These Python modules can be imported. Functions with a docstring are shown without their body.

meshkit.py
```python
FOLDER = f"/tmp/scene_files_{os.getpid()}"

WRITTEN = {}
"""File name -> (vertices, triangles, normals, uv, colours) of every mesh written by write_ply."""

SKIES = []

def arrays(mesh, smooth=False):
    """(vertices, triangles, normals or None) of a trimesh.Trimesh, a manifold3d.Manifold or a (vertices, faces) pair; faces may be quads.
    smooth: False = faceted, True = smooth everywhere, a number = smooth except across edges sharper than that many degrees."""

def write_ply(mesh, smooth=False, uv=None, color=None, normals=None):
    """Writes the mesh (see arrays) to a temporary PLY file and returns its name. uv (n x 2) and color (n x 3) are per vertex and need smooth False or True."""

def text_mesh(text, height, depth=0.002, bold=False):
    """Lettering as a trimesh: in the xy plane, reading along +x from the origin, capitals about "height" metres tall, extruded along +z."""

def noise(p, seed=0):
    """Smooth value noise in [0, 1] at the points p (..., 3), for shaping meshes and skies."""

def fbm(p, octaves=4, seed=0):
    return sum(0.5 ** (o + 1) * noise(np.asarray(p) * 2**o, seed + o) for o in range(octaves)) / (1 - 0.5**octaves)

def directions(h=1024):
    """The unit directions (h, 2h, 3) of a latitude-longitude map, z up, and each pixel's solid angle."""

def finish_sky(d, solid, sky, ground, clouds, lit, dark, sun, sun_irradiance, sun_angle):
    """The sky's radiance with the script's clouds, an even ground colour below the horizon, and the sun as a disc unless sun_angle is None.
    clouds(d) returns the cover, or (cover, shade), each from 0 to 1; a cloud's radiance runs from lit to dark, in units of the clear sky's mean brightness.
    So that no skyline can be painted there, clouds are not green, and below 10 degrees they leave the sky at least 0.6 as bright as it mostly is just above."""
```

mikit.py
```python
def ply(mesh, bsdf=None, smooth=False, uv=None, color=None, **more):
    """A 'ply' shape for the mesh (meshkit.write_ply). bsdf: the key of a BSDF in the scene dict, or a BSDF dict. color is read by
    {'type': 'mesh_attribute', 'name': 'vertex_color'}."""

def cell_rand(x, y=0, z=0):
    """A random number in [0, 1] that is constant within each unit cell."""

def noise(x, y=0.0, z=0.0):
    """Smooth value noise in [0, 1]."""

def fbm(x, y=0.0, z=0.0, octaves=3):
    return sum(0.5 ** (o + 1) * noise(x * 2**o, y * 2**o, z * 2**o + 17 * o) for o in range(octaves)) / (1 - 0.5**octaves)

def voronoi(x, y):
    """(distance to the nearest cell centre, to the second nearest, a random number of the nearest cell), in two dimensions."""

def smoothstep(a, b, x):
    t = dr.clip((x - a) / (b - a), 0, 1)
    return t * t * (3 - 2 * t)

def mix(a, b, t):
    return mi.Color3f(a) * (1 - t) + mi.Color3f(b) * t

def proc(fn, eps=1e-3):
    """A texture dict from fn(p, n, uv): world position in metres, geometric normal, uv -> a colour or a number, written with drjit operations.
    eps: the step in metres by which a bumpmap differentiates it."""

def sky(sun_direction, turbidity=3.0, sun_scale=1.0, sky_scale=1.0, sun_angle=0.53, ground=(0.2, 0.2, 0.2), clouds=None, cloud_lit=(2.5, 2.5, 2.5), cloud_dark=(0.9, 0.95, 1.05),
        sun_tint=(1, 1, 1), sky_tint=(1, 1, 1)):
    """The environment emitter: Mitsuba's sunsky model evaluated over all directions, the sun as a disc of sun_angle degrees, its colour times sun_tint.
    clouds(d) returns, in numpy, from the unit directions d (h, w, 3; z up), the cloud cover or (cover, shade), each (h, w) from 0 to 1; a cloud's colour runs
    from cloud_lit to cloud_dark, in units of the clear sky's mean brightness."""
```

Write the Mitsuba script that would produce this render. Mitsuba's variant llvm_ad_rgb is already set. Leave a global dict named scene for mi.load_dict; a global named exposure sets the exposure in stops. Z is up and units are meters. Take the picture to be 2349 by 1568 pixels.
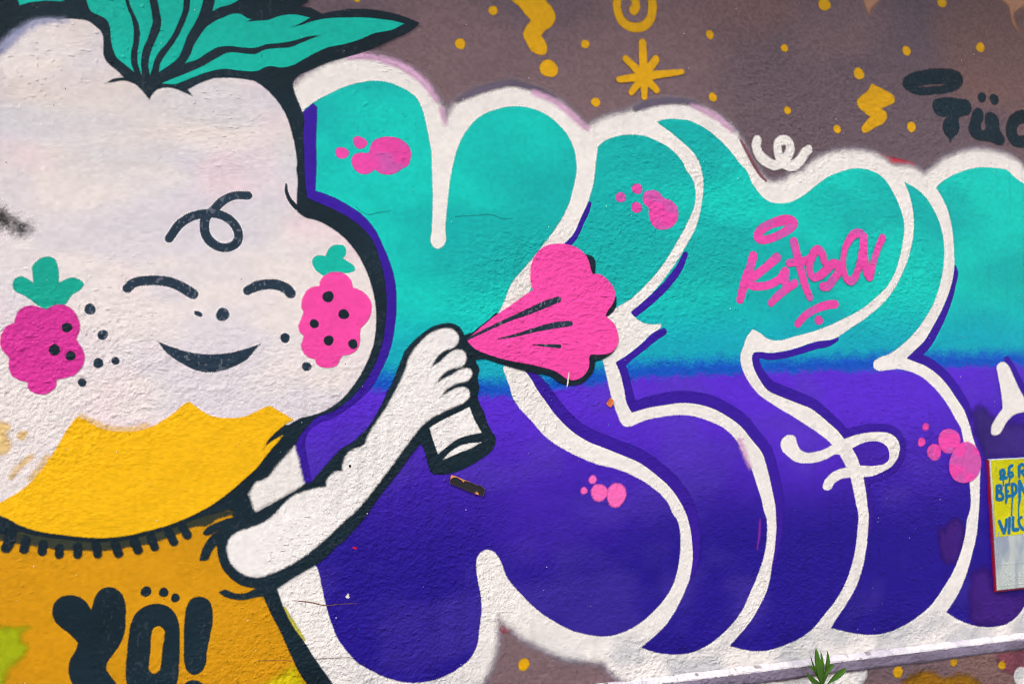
"""A painted street wall: plaster wall with a mural, a small cabinet, scraps, a ledge and a weed."""
import math
import numpy as np
import drjit as dr
import mitsuba as mi
import trimesh
import shapely
from shapely.geometry import Polygon, LineString, Point
from shapely.ops import unary_union
from scipy.spatial import Delaunay, cKDTree
import mikit
from mikit import noise, fbm, voronoi, cell_rand, smoothstep, mix, proc

T = mi.ScalarTransform4f
scene, labels = {}, {}

# ------------------------------------------------------------------ camera, sky, exposure
YAW, PITCH, EYE = math.radians(18.0), math.radians(1.3), (0.0, -1.826, 1.2)
AIM = (math.sin(YAW) * math.cos(PITCH), math.cos(YAW) * math.cos(PITCH), math.sin(PITCH))
scene['camera'] = {'type': 'thinlens', 'fov': math.degrees(2 * math.atan(1174.5 / 2050.0)), 'fov_axis': 'x',
                   'aperture_radius': 0.006, 'focus_distance': 1.93, 'near_clip': 0.05, 'far_clip': 400.0,
                   'to_world': T().look_at(origin=list(EYE), target=[e + a for e, a in zip(EYE, AIM)], up=[0, 0, 1])}
scene['sky'] = mikit.sky((-0.62, -0.50, 0.80), turbidity=3, sun_scale=0.48, sun_angle=12, sun_tint=(0.92, 1.0, 1.14), clouds=lambda d: 1.0,
                         cloud_lit=(2.4, 2.5, 2.68), ground=(0.2, 0.19, 0.18))
exposure = 2.08


# ------------------------------------------------------------------ materials
def lin(r, g, b, k=1.0):
    return tuple(float(max(0.004, k * ((c / 255 + 0.055) / 1.055) ** 2.4 if c > 10 else c / 255 / 12.92)) for c in (r, g, b))


def relief(p, n, uv):
    """Height of the trowelled plaster: fine grain, lumps and long shallow ripples."""
    x, z = p.x, p.z
    wx = x + 0.012 * noise(x * 22, z * 22, 5)
    wz = z + 0.012 * noise(x * 22, z * 22, 9)
    rough = 0.45 + 1.0 * smoothstep(0.3, 0.8, noise(x * 3.1, z * 4.3, 2)) + 0.7 * smoothstep(0.62, 0.5, z)
    lumps = noise(wx * 105, wz * 135, 1)
    h = 0.00095 * rough * lumps * lumps
    h += 0.00088 * rough * noise(wx * 230, wz * 270, 3)
    h += 0.0012 * noise(x * 15, z * 25, 4) + 0.0008 * noise(x * 40 + z * 9, z * 34 - x * 7, 6)
    g = noise(x * 150, z * 170, 7)
    h += 0.0014 * smoothstep(0.84, 0.97, g) * smoothstep(0.45, 0.7, noise(x * 6, z * 6, 8))
    return h


BUMP = proc(relief, eps=0.0009)


def cover(p, n, uv):
    """Coverage of a sprayed edge: uv.x runs from -1 outside to 1 inside; the fringe is grainy."""
    d = uv.x + 0.5 * (noise(p.x * 420, p.z * 420, 11) - 0.5) + 0.35 * (noise(p.x * 120, p.z * 120, 12) - 0.5)
    return smoothstep(-0.9, 0.8, d)


COVER = proc(cover)


PALETTE = []          # (albedo, unevenness) of each tin of paint; uv.y of a film names its tin


def tin(name, c, amount=0.12):
    PALETTE.append((c, amount))
    TIN[name] = len(PALETTE) - 1


TIN = {}
SEAM = [(0.3071, 1.1523), (0.4258, 1.1459), (0.5396, 1.1338), (0.6178, 1.1301), (0.7083, 1.1529), (0.8759, 1.1741), (1.1563, 1.1801), (1.462, 1.1878), (1.6592, 1.194), (2.0118, 1.2017), (2.5713, 1.2056)]
tin('fill', (0, 0, 0))
tin('face', (0, 0, 0))
for _n, _c, _a in [
        ('white', lin(242, 236, 234), .05), ('white2', lin(242, 237, 237), .06), ('ink', lin(20, 40, 52), .45), ('ink2', lin(36, 54, 72), .3),
        ('collar', lin(50, 56, 46), .35), ('teal', lin(0, 190, 172), .12), ('teal2', lin(0, 172, 152), .12), ('yellow', lin(250, 190, 0), .10),
        ('orange', lin(214, 150, 2), .14), ('yellow2', lin(226, 168, 8), .08), ('pink', lin(238, 74, 172), .18), ('pink2', lin(252, 108, 190), .06),
        ('pink3', lin(252, 76, 172), .10), ('magenta', lin(218, 52, 156), .10), ('shade', lin(56, 22, 160), .12), ('purple', lin(66, 30, 172), .12),
        ('salmon', lin(190, 138, 110), .15), ('red', lin(196, 40, 62), .2), ('red2', lin(160, 24, 40), .2), ('red3', lin(226, 24, 80), .1),
        ('gold', lin(152, 104, 14), .2), ('rose', lin(134, 74, 88), .15), ('lime', lin(164, 176, 8), .15), ('lime2', lin(226, 204, 6), .1),
        ('stain', lin(60, 24, 124), .3), ('stain2', lin(56, 34, 124), .3), ('chip', lin(240, 230, 215), .05), ('soot', lin(40, 36, 38), .2),
        ('smudge', lin(242, 206, 140), .2), ('lilac', lin(164, 168, 206), .1), ('haze', lin(168, 156, 172), .2), ('rim', lin(226, 178, 216), .1),
        ('bluegrey', lin(104, 94, 116), .2), ('brown2', lin(130, 105, 109), .15), ('brown3', lin(112, 91, 102), .15), ('streak', lin(124, 40, 172), .2), ('crack', lin(120, 84, 70), .2),
        ('crack2', lin(0, 150, 146), .2), ('lime3', lin(196, 190, 70), .2), ('cabinet_yellow', lin(204, 200, 10), .22), ('cabinet_blue', lin(20, 118, 176), .3)]:
    tin(_n, _c, _a)


def face_paint(p):
    c = mix(lin(238, 228, 228), lin(226, 218, 226), smoothstep(0.4, 0.62, fbm(p.x * 5, p.z * 9, 1)))
    c = mix(c, lin(224, 210, 200), 0.6 * smoothstep(0.45, 0.7, fbm(p.x * 4 + 5, p.z * 6, 2)) * smoothstep(1.35, 1.8, p.z))
    c = mix(c, lin(206, 207, 219), 0.55 * smoothstep(0.46, 0.74, fbm(p.x * 2.4, p.z * 11 + 3, 4)) * smoothstep(1.25, 1.6, p.z))
    return mix(c, lin(240, 208, 220), 0.5 * smoothstep(0.56, 0.8, fbm(p.x * 6 + 2, p.z * 7, 5)))


def fill_paint(p):
    """Teal above, a blue fade, purple below; the seam wanders along the row of letters."""
    s = mi.Float(SEAM[0][1])
    for (x0, z0), (x1, z1) in zip(SEAM, SEAM[1:]):
        s = dr.select(p.x > x0, z0 + (z1 - z0) * dr.clip((p.x - x0) / (x1 - x0), 0, 1), s)
    d = p.z - s + 0.012 * (noise(p.x * 40, p.z * 40, 2) - 0.5) + 0.016 * (noise(p.x * 330, p.z * 330, 3) - 0.5)
    teal = mix(lin(2, 206, 194), lin(0, 180, 178), smoothstep(0.3, 0.7, fbm(p.x * 4 + p.z * 2, p.z * 7, 4)))
    teal = mix(lin(0, 172, 194), teal, smoothstep(0.04, 0.2, d))
    purple = mix(lin(92, 43, 216), lin(36, 18, 144), smoothstep(0.02, 0.42, -d + 0.2 * (fbm(p.x * 3, p.z * 3, 7) - 0.5)))
    purple = mix(purple, lin(84, 66, 176), 0.28 * smoothstep(0.52, 0.8, fbm(p.x * 6, p.z * 8 + 4, 9)))
    c = mix(purple, lin(8, 84, 200), smoothstep(-0.016, 0.0, d))
    return mix(c, teal, smoothstep(0.006, 0.05, d))


def film_color(p, n, uv):
    k = mi.UInt32(uv.y + 0.5)
    c, amount = mi.Color3f(0), mi.Float(0)
    for i, (col, a) in enumerate(PALETTE):
        if i > 1:
            c = dr.select(k == i, mi.Color3f(*col), c)
            amount = dr.select(k == i, a, amount)
    v = fbm(p.x * 5, p.z * 7, 20 + uv.y) - 0.5
    c = dr.select(k == 0, fill_paint(p), dr.select(k == 1, face_paint(p), c * (1 + 2 * amount * v)))
    worn = smoothstep(0.66, 0.9, noise(p.x * 240, p.z * 190, 41)) * smoothstep(0.3, 0.6, noise(p.x * 12, p.z * 12, 42))
    c = mix(c, lin(132, 134, 150), worn * dr.select(k == TIN['ink2'], 0.5, dr.select(k == TIN['ink'], 0.07, 0.0)))
    c = mix(c, lin(176, 104, 186), 0.45 * smoothstep(0.5, 0.75, noise(p.x * 34, p.z * 40, 43)) * dr.select(k == TIN['pink'], 1.0, 0.0))
    grime = smoothstep(0.66, 0.49, p.z + 0.1 * (fbm(p.x * 9, p.z * 5, 31) - 0.5)) * smoothstep(0.25, 0.7, fbm(p.x * 14, p.z * 20, 33))
    c = c * (1 - grime * mi.Color3f(0.34, 0.31, 0.25))
    streak = smoothstep(0.62, 0.85, noise(p.x * 70, p.z * 3.0, 35)) * smoothstep(0.4, 0.7, noise(p.x * 5, p.z * 4, 36))
    return c * (0.94 + 0.12 * noise(p.x * 130, p.z * 150, 30)) * (1 - 0.08 * streak)


def ground_paint(p, n, uv):
    c = mix(lin(128, 104, 110), lin(110, 92, 102), smoothstep(0.38, 0.60, fbm(p.x * 2.2, p.z * 2.9, 3)))
    c = mix(c, lin(130, 98, 94), 0.8 * smoothstep(0.45, 0.72, fbm(p.x * 2.6 + 8, p.z * 3.4, 6)) * smoothstep(0.6, 1.5, p.x))
    return c * (0.88 + 0.3 * (noise(p.x * 160, p.z * 190, 8) - 0.3))


def bumpy(color):
    return {'type': 'twosided', 'bsdf': {'type': 'bumpmap', 'arbitrary': BUMP, 'scale': 1.0,
                                         'bsdf': {'type': 'principled', 'base_color': color, 'roughness': 0.46, 'specular': 0.17}}}


scene['m_film'] = {'type': 'mask', 'opacity': COVER, 'bsdf': bumpy(proc(film_color))}
scene['m_ground'] = bumpy(proc(ground_paint))


def ledge_paint(base, dirt):
    def fn(p, n, uv):
        w = fbm(p.x * 9, p.z * 30, 51)
        c = mix(base, dirt, 0.8 * smoothstep(0.48, 0.72, w))
        c = mix(c, lin(96, 84, 88), 0.7 * smoothstep(0.74, 0.86, noise(p.x * 90, p.z * 110, 53)) * smoothstep(0.45, 0.6, noise(p.x * 11, p.z * 20, 54)))
        return c * (0.9 + 0.2 * noise(p.x * 160, p.z * 160, 55))
    return proc(fn)


scene['m_ledge'] = bumpy(ledge_paint(lin(228, 222, 230), lin(190, 186, 204)))
scene['m_ledge_face'] = bumpy(ledge_paint(lin(148, 136, 162), lin(122, 110, 132)))  # mauve paint, with the shade of the downturned face put into the colour


def plain(name, color, rough=0.45, spec=0.4):
    tex = color if isinstance(color, dict) else {'type': 'rgb', 'value': list(color)}
    scene['m_' + name] = {'type': 'twosided', 'bsdf': {'type': 'principled', 'base_color': tex, 'roughness': rough, 'specular': spec}}


# ------------------------------------------------------------------ mural geometry, all in wall metres
def spline(txt, closed, cols=2, step=0.004):
    """Centripetal-like spline through 'x z[!]' tokens in tenths of a millimetre; '!' is a corner."""
    pts, corner = [], []
    for t in txt.split(','):
        corner.append(t.endswith('!'))
        pts.append([float(a) * 1e-4 for a in t.rstrip('!').split()])
    p = np.array(pts)
    keep = [i for i in range(len(p)) if i == 0 or np.hypot(*(p[i] - p[i - 1])[:2]) > 0.0015]
    if closed and len(keep) > 3 and np.hypot(*(p[keep[-1]] - p[0])[:2]) < 0.0015:
        keep.pop()
    p, corner = p[keep], [corner[i] for i in keep]
    n = len(p)
    if n == 1:
        return p
    out = []
    for i in range(n if closed else n - 1):
        a, b = p[i], p[(i + 1) % n]
        k = np.linalg.norm((b - a)[:2])
        m = max(1, int(math.ceil(k / step)))

        def tangent(j):
            if corner[j % n] or (not closed and j in (0, n - 1)):
                return None
            u, v, w = p[(j - 1) % n], p[j % n], p[(j + 1) % n]
            d0, d1 = np.linalg.norm((v - u)[:2]) + 1e-9, np.linalg.norm((w - v)[:2]) + 1e-9
            return ((v - u) / d0 * d1 + (w - v) / d1 * d0) / (d0 + d1)
        ta, tb = tangent(i), tangent(i + 1)
        ta = (b - a) / max(k, 1e-9) if ta is None else ta
        tb = (b - a) / max(k, 1e-9) if tb is None else tb
        for s in np.arange(m) / m:
            h = s * s * (3 - 2 * s)
            out.append(a * (1 - h) + b * h + k * (s * (1 - s) ** 2 * ta - s * s * (1 - s) * tb))
    if not closed:
        out.append(p[-1])
    return np.array(out)


def region(form, txt):
    if form == 'poly':
        outer, *holes = [Polygon(spline(t, True)).buffer(0) for t in txt.split('|')]
        return outer.difference(unary_union(holes)) if holes else outer
    if form == 'dots':
        out = []
        for t in txt.split(','):
            x, z, a, b = [float(v) * 1e-4 for v in t.split()]
            an = np.linspace(0, 2 * np.pi, 40, endpoint=False)
            w = 1 + 0.035 * np.sin(2 * an + x * 90) + 0.03 * np.sin(3 * an + z * 70)
            out.append(Polygon(np.stack([x + a * w * np.cos(an), z + b * w * np.sin(an)], 1)))
        return unary_union(out)
    out = []
    for t in txt.split(';'):
        s = spline(t, False, 3, 0.003)
        for a, b in zip(s, s[1:]):
            out.append(unary_union([Point(a[:2]).buffer(a[2] / 2, 10), Point(b[:2]).buffer(b[2] / 2, 10)]).convex_hull)
        if len(s) == 1:
            out.append(Point(s[0][:2]).buffer(s[0][2] / 2, 16))
    return unary_union(out)


def rings(g, step):
    """Evenly spaced points along every boundary of the region."""
    out = []
    for q in getattr(g, 'geoms', [g]):
        if q.geom_type != 'Polygon' or q.is_empty:
            continue
        for r in [q.exterior, *q.interiors]:
            c = np.asarray(r.coords)
            at = np.concatenate([[0], np.cumsum(np.linalg.norm(np.diff(c, axis=0), axis=1))])
            m = max(6, int(at[-1] / step))
            s = np.arange(m) / m * at[-1]
            out.append(np.stack([np.interp(s, at, c[:, 0]), np.interp(s, at, c[:, 1])], 1))
    return np.vstack(out) if out else np.zeros((0, 2))


def film(g, soft, y, tin_name, within=None):
    """A film of paint on the wall: (mesh, uv). uv.x is the signed distance to the edge in units of the fringe."""
    outer = g.buffer(soft) if within is None else g.buffer(soft).intersection(within.buffer(0.0004))
    levels = (-1, 0, 1) if soft < 0.0025 else (-1, -0.5, 0, 0.33, 0.66, 1)
    step = max(0.0016, soft * (0.9 if soft < 0.0025 else 0.45))
    sets = [rings(g.buffer(-soft * k) if k else g, step) for k in levels]
    d = np.concatenate([np.full(len(s), 9.0 if k else 0.0) for s, k in zip(sets, levels)])
    if within is not None:
        sets.append(rings(outer, step))
        d = np.concatenate([d, np.full(len(sets[-1]), 9.0)])
    pts = np.vstack(sets)
    # a point of one ring can sit within the fringe of another edge: measure it truly
    dist = cKDTree(rings(g, 0.0004)).query(pts)[0]
    shapely.prepare(g)
    shapely.prepare(outer)
    ins = shapely.contains_xy(g, pts[:, 0], pts[:, 1])
    true = np.clip(np.where(ins, dist, -dist) / soft, -1, 1)
    d = np.where(d == 0, 0, true)
    tri = Delaunay(pts).simplices
    c = pts[tri].mean(1)
    tri = tri[shapely.contains_xy(outer, c[:, 0], c[:, 1])]
    e = pts[tri]
    u, w = e[:, 1] - e[:, 0], e[:, 2] - e[:, 0]
    area = u[:, 0] * w[:, 1] - u[:, 1] * w[:, 0]
    tri = tri[np.abs(area) > 1e-10]
    area = area[np.abs(area) > 1e-10]
    tri = np.where((area > 0)[:, None], tri, tri[:, ::-1])
    v = np.stack([pts[:, 0], np.full(len(pts), y), pts[:, 1]], 1)
    return trimesh.Trimesh(v, tri, process=False), np.stack([d, np.full(len(d), TIN[tin_name])], 1)


def put(key, mesh, mat, smooth=False, uv=None, **lab):
    scene[key] = mikit.ply(mesh, mat, smooth=smooth, uv=uv)
    if lab:
        labels[key] = lab


def box(x0, x1, y0, y1, z0, z1):
    return trimesh.creation.box(bounds=[[x0, y0, z0], [x1, y1, z1]])


LEDGE = 0.486


def sweep(profile, x0, x1, n, wob=0.0008, seed=0):
    """A moulding along x: the profile (y, z) points, slightly uneven along its run."""
    rs = np.random.RandomState(seed)
    xs = np.linspace(x0, x1, n)
    p = np.array(profile)
    k = len(p)
    off = np.zeros((n, k, 2))
    for j in range(1, k - 1):
        w = np.interp(np.arange(n), np.arange(0, n + 6, 3), rs.randn(len(np.arange(0, n + 6, 3)))) * wob
        off[:, j, 0] = w
        off[:, j, 1] = np.roll(w, 5) * 0.9
    v = np.stack([np.repeat(xs, k), (p[None, :, 0] + off[:, :, 0]).ravel(), (p[None, :, 1] + off[:, :, 1]).ravel()], 1)
    i, j = np.meshgrid(np.arange(n - 1), np.arange(k - 1), indexing='ij')
    a = (i * k + j).ravel()
    f = np.vstack([np.stack([a, a + k, a + k + 1], 1), np.stack([a, a + k + 1, a + 1], 1)])
    return trimesh.Trimesh(v, f, process=False)


# ------------------------------------------------------------------ the setting and the wall
put('pavement', (np.array([[-60, -60, 0], [60, -60, 0], [60, 30, 0], [-60, 30, 0.0]]), np.array([[0, 1, 2], [0, 2, 3]])), 'm_pavement', kind='structure')


def pavement_color(p, n, uv):
    return mi.Color3f(0.19, 0.185, 0.175) * (0.75 + 0.5 * fbm(p.x * 7, p.y * 7, 3))


plain('pavement', proc(pavement_color), 0.85)
put('painted_wall', box(-3.2, 5.2, 0.0, 0.25, LEDGE, 3.1), 'm_ground',
    label='rough plaster street wall covered with a bright mural of letters and a fruit headed figure', category='wall', kind='thing')
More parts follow.
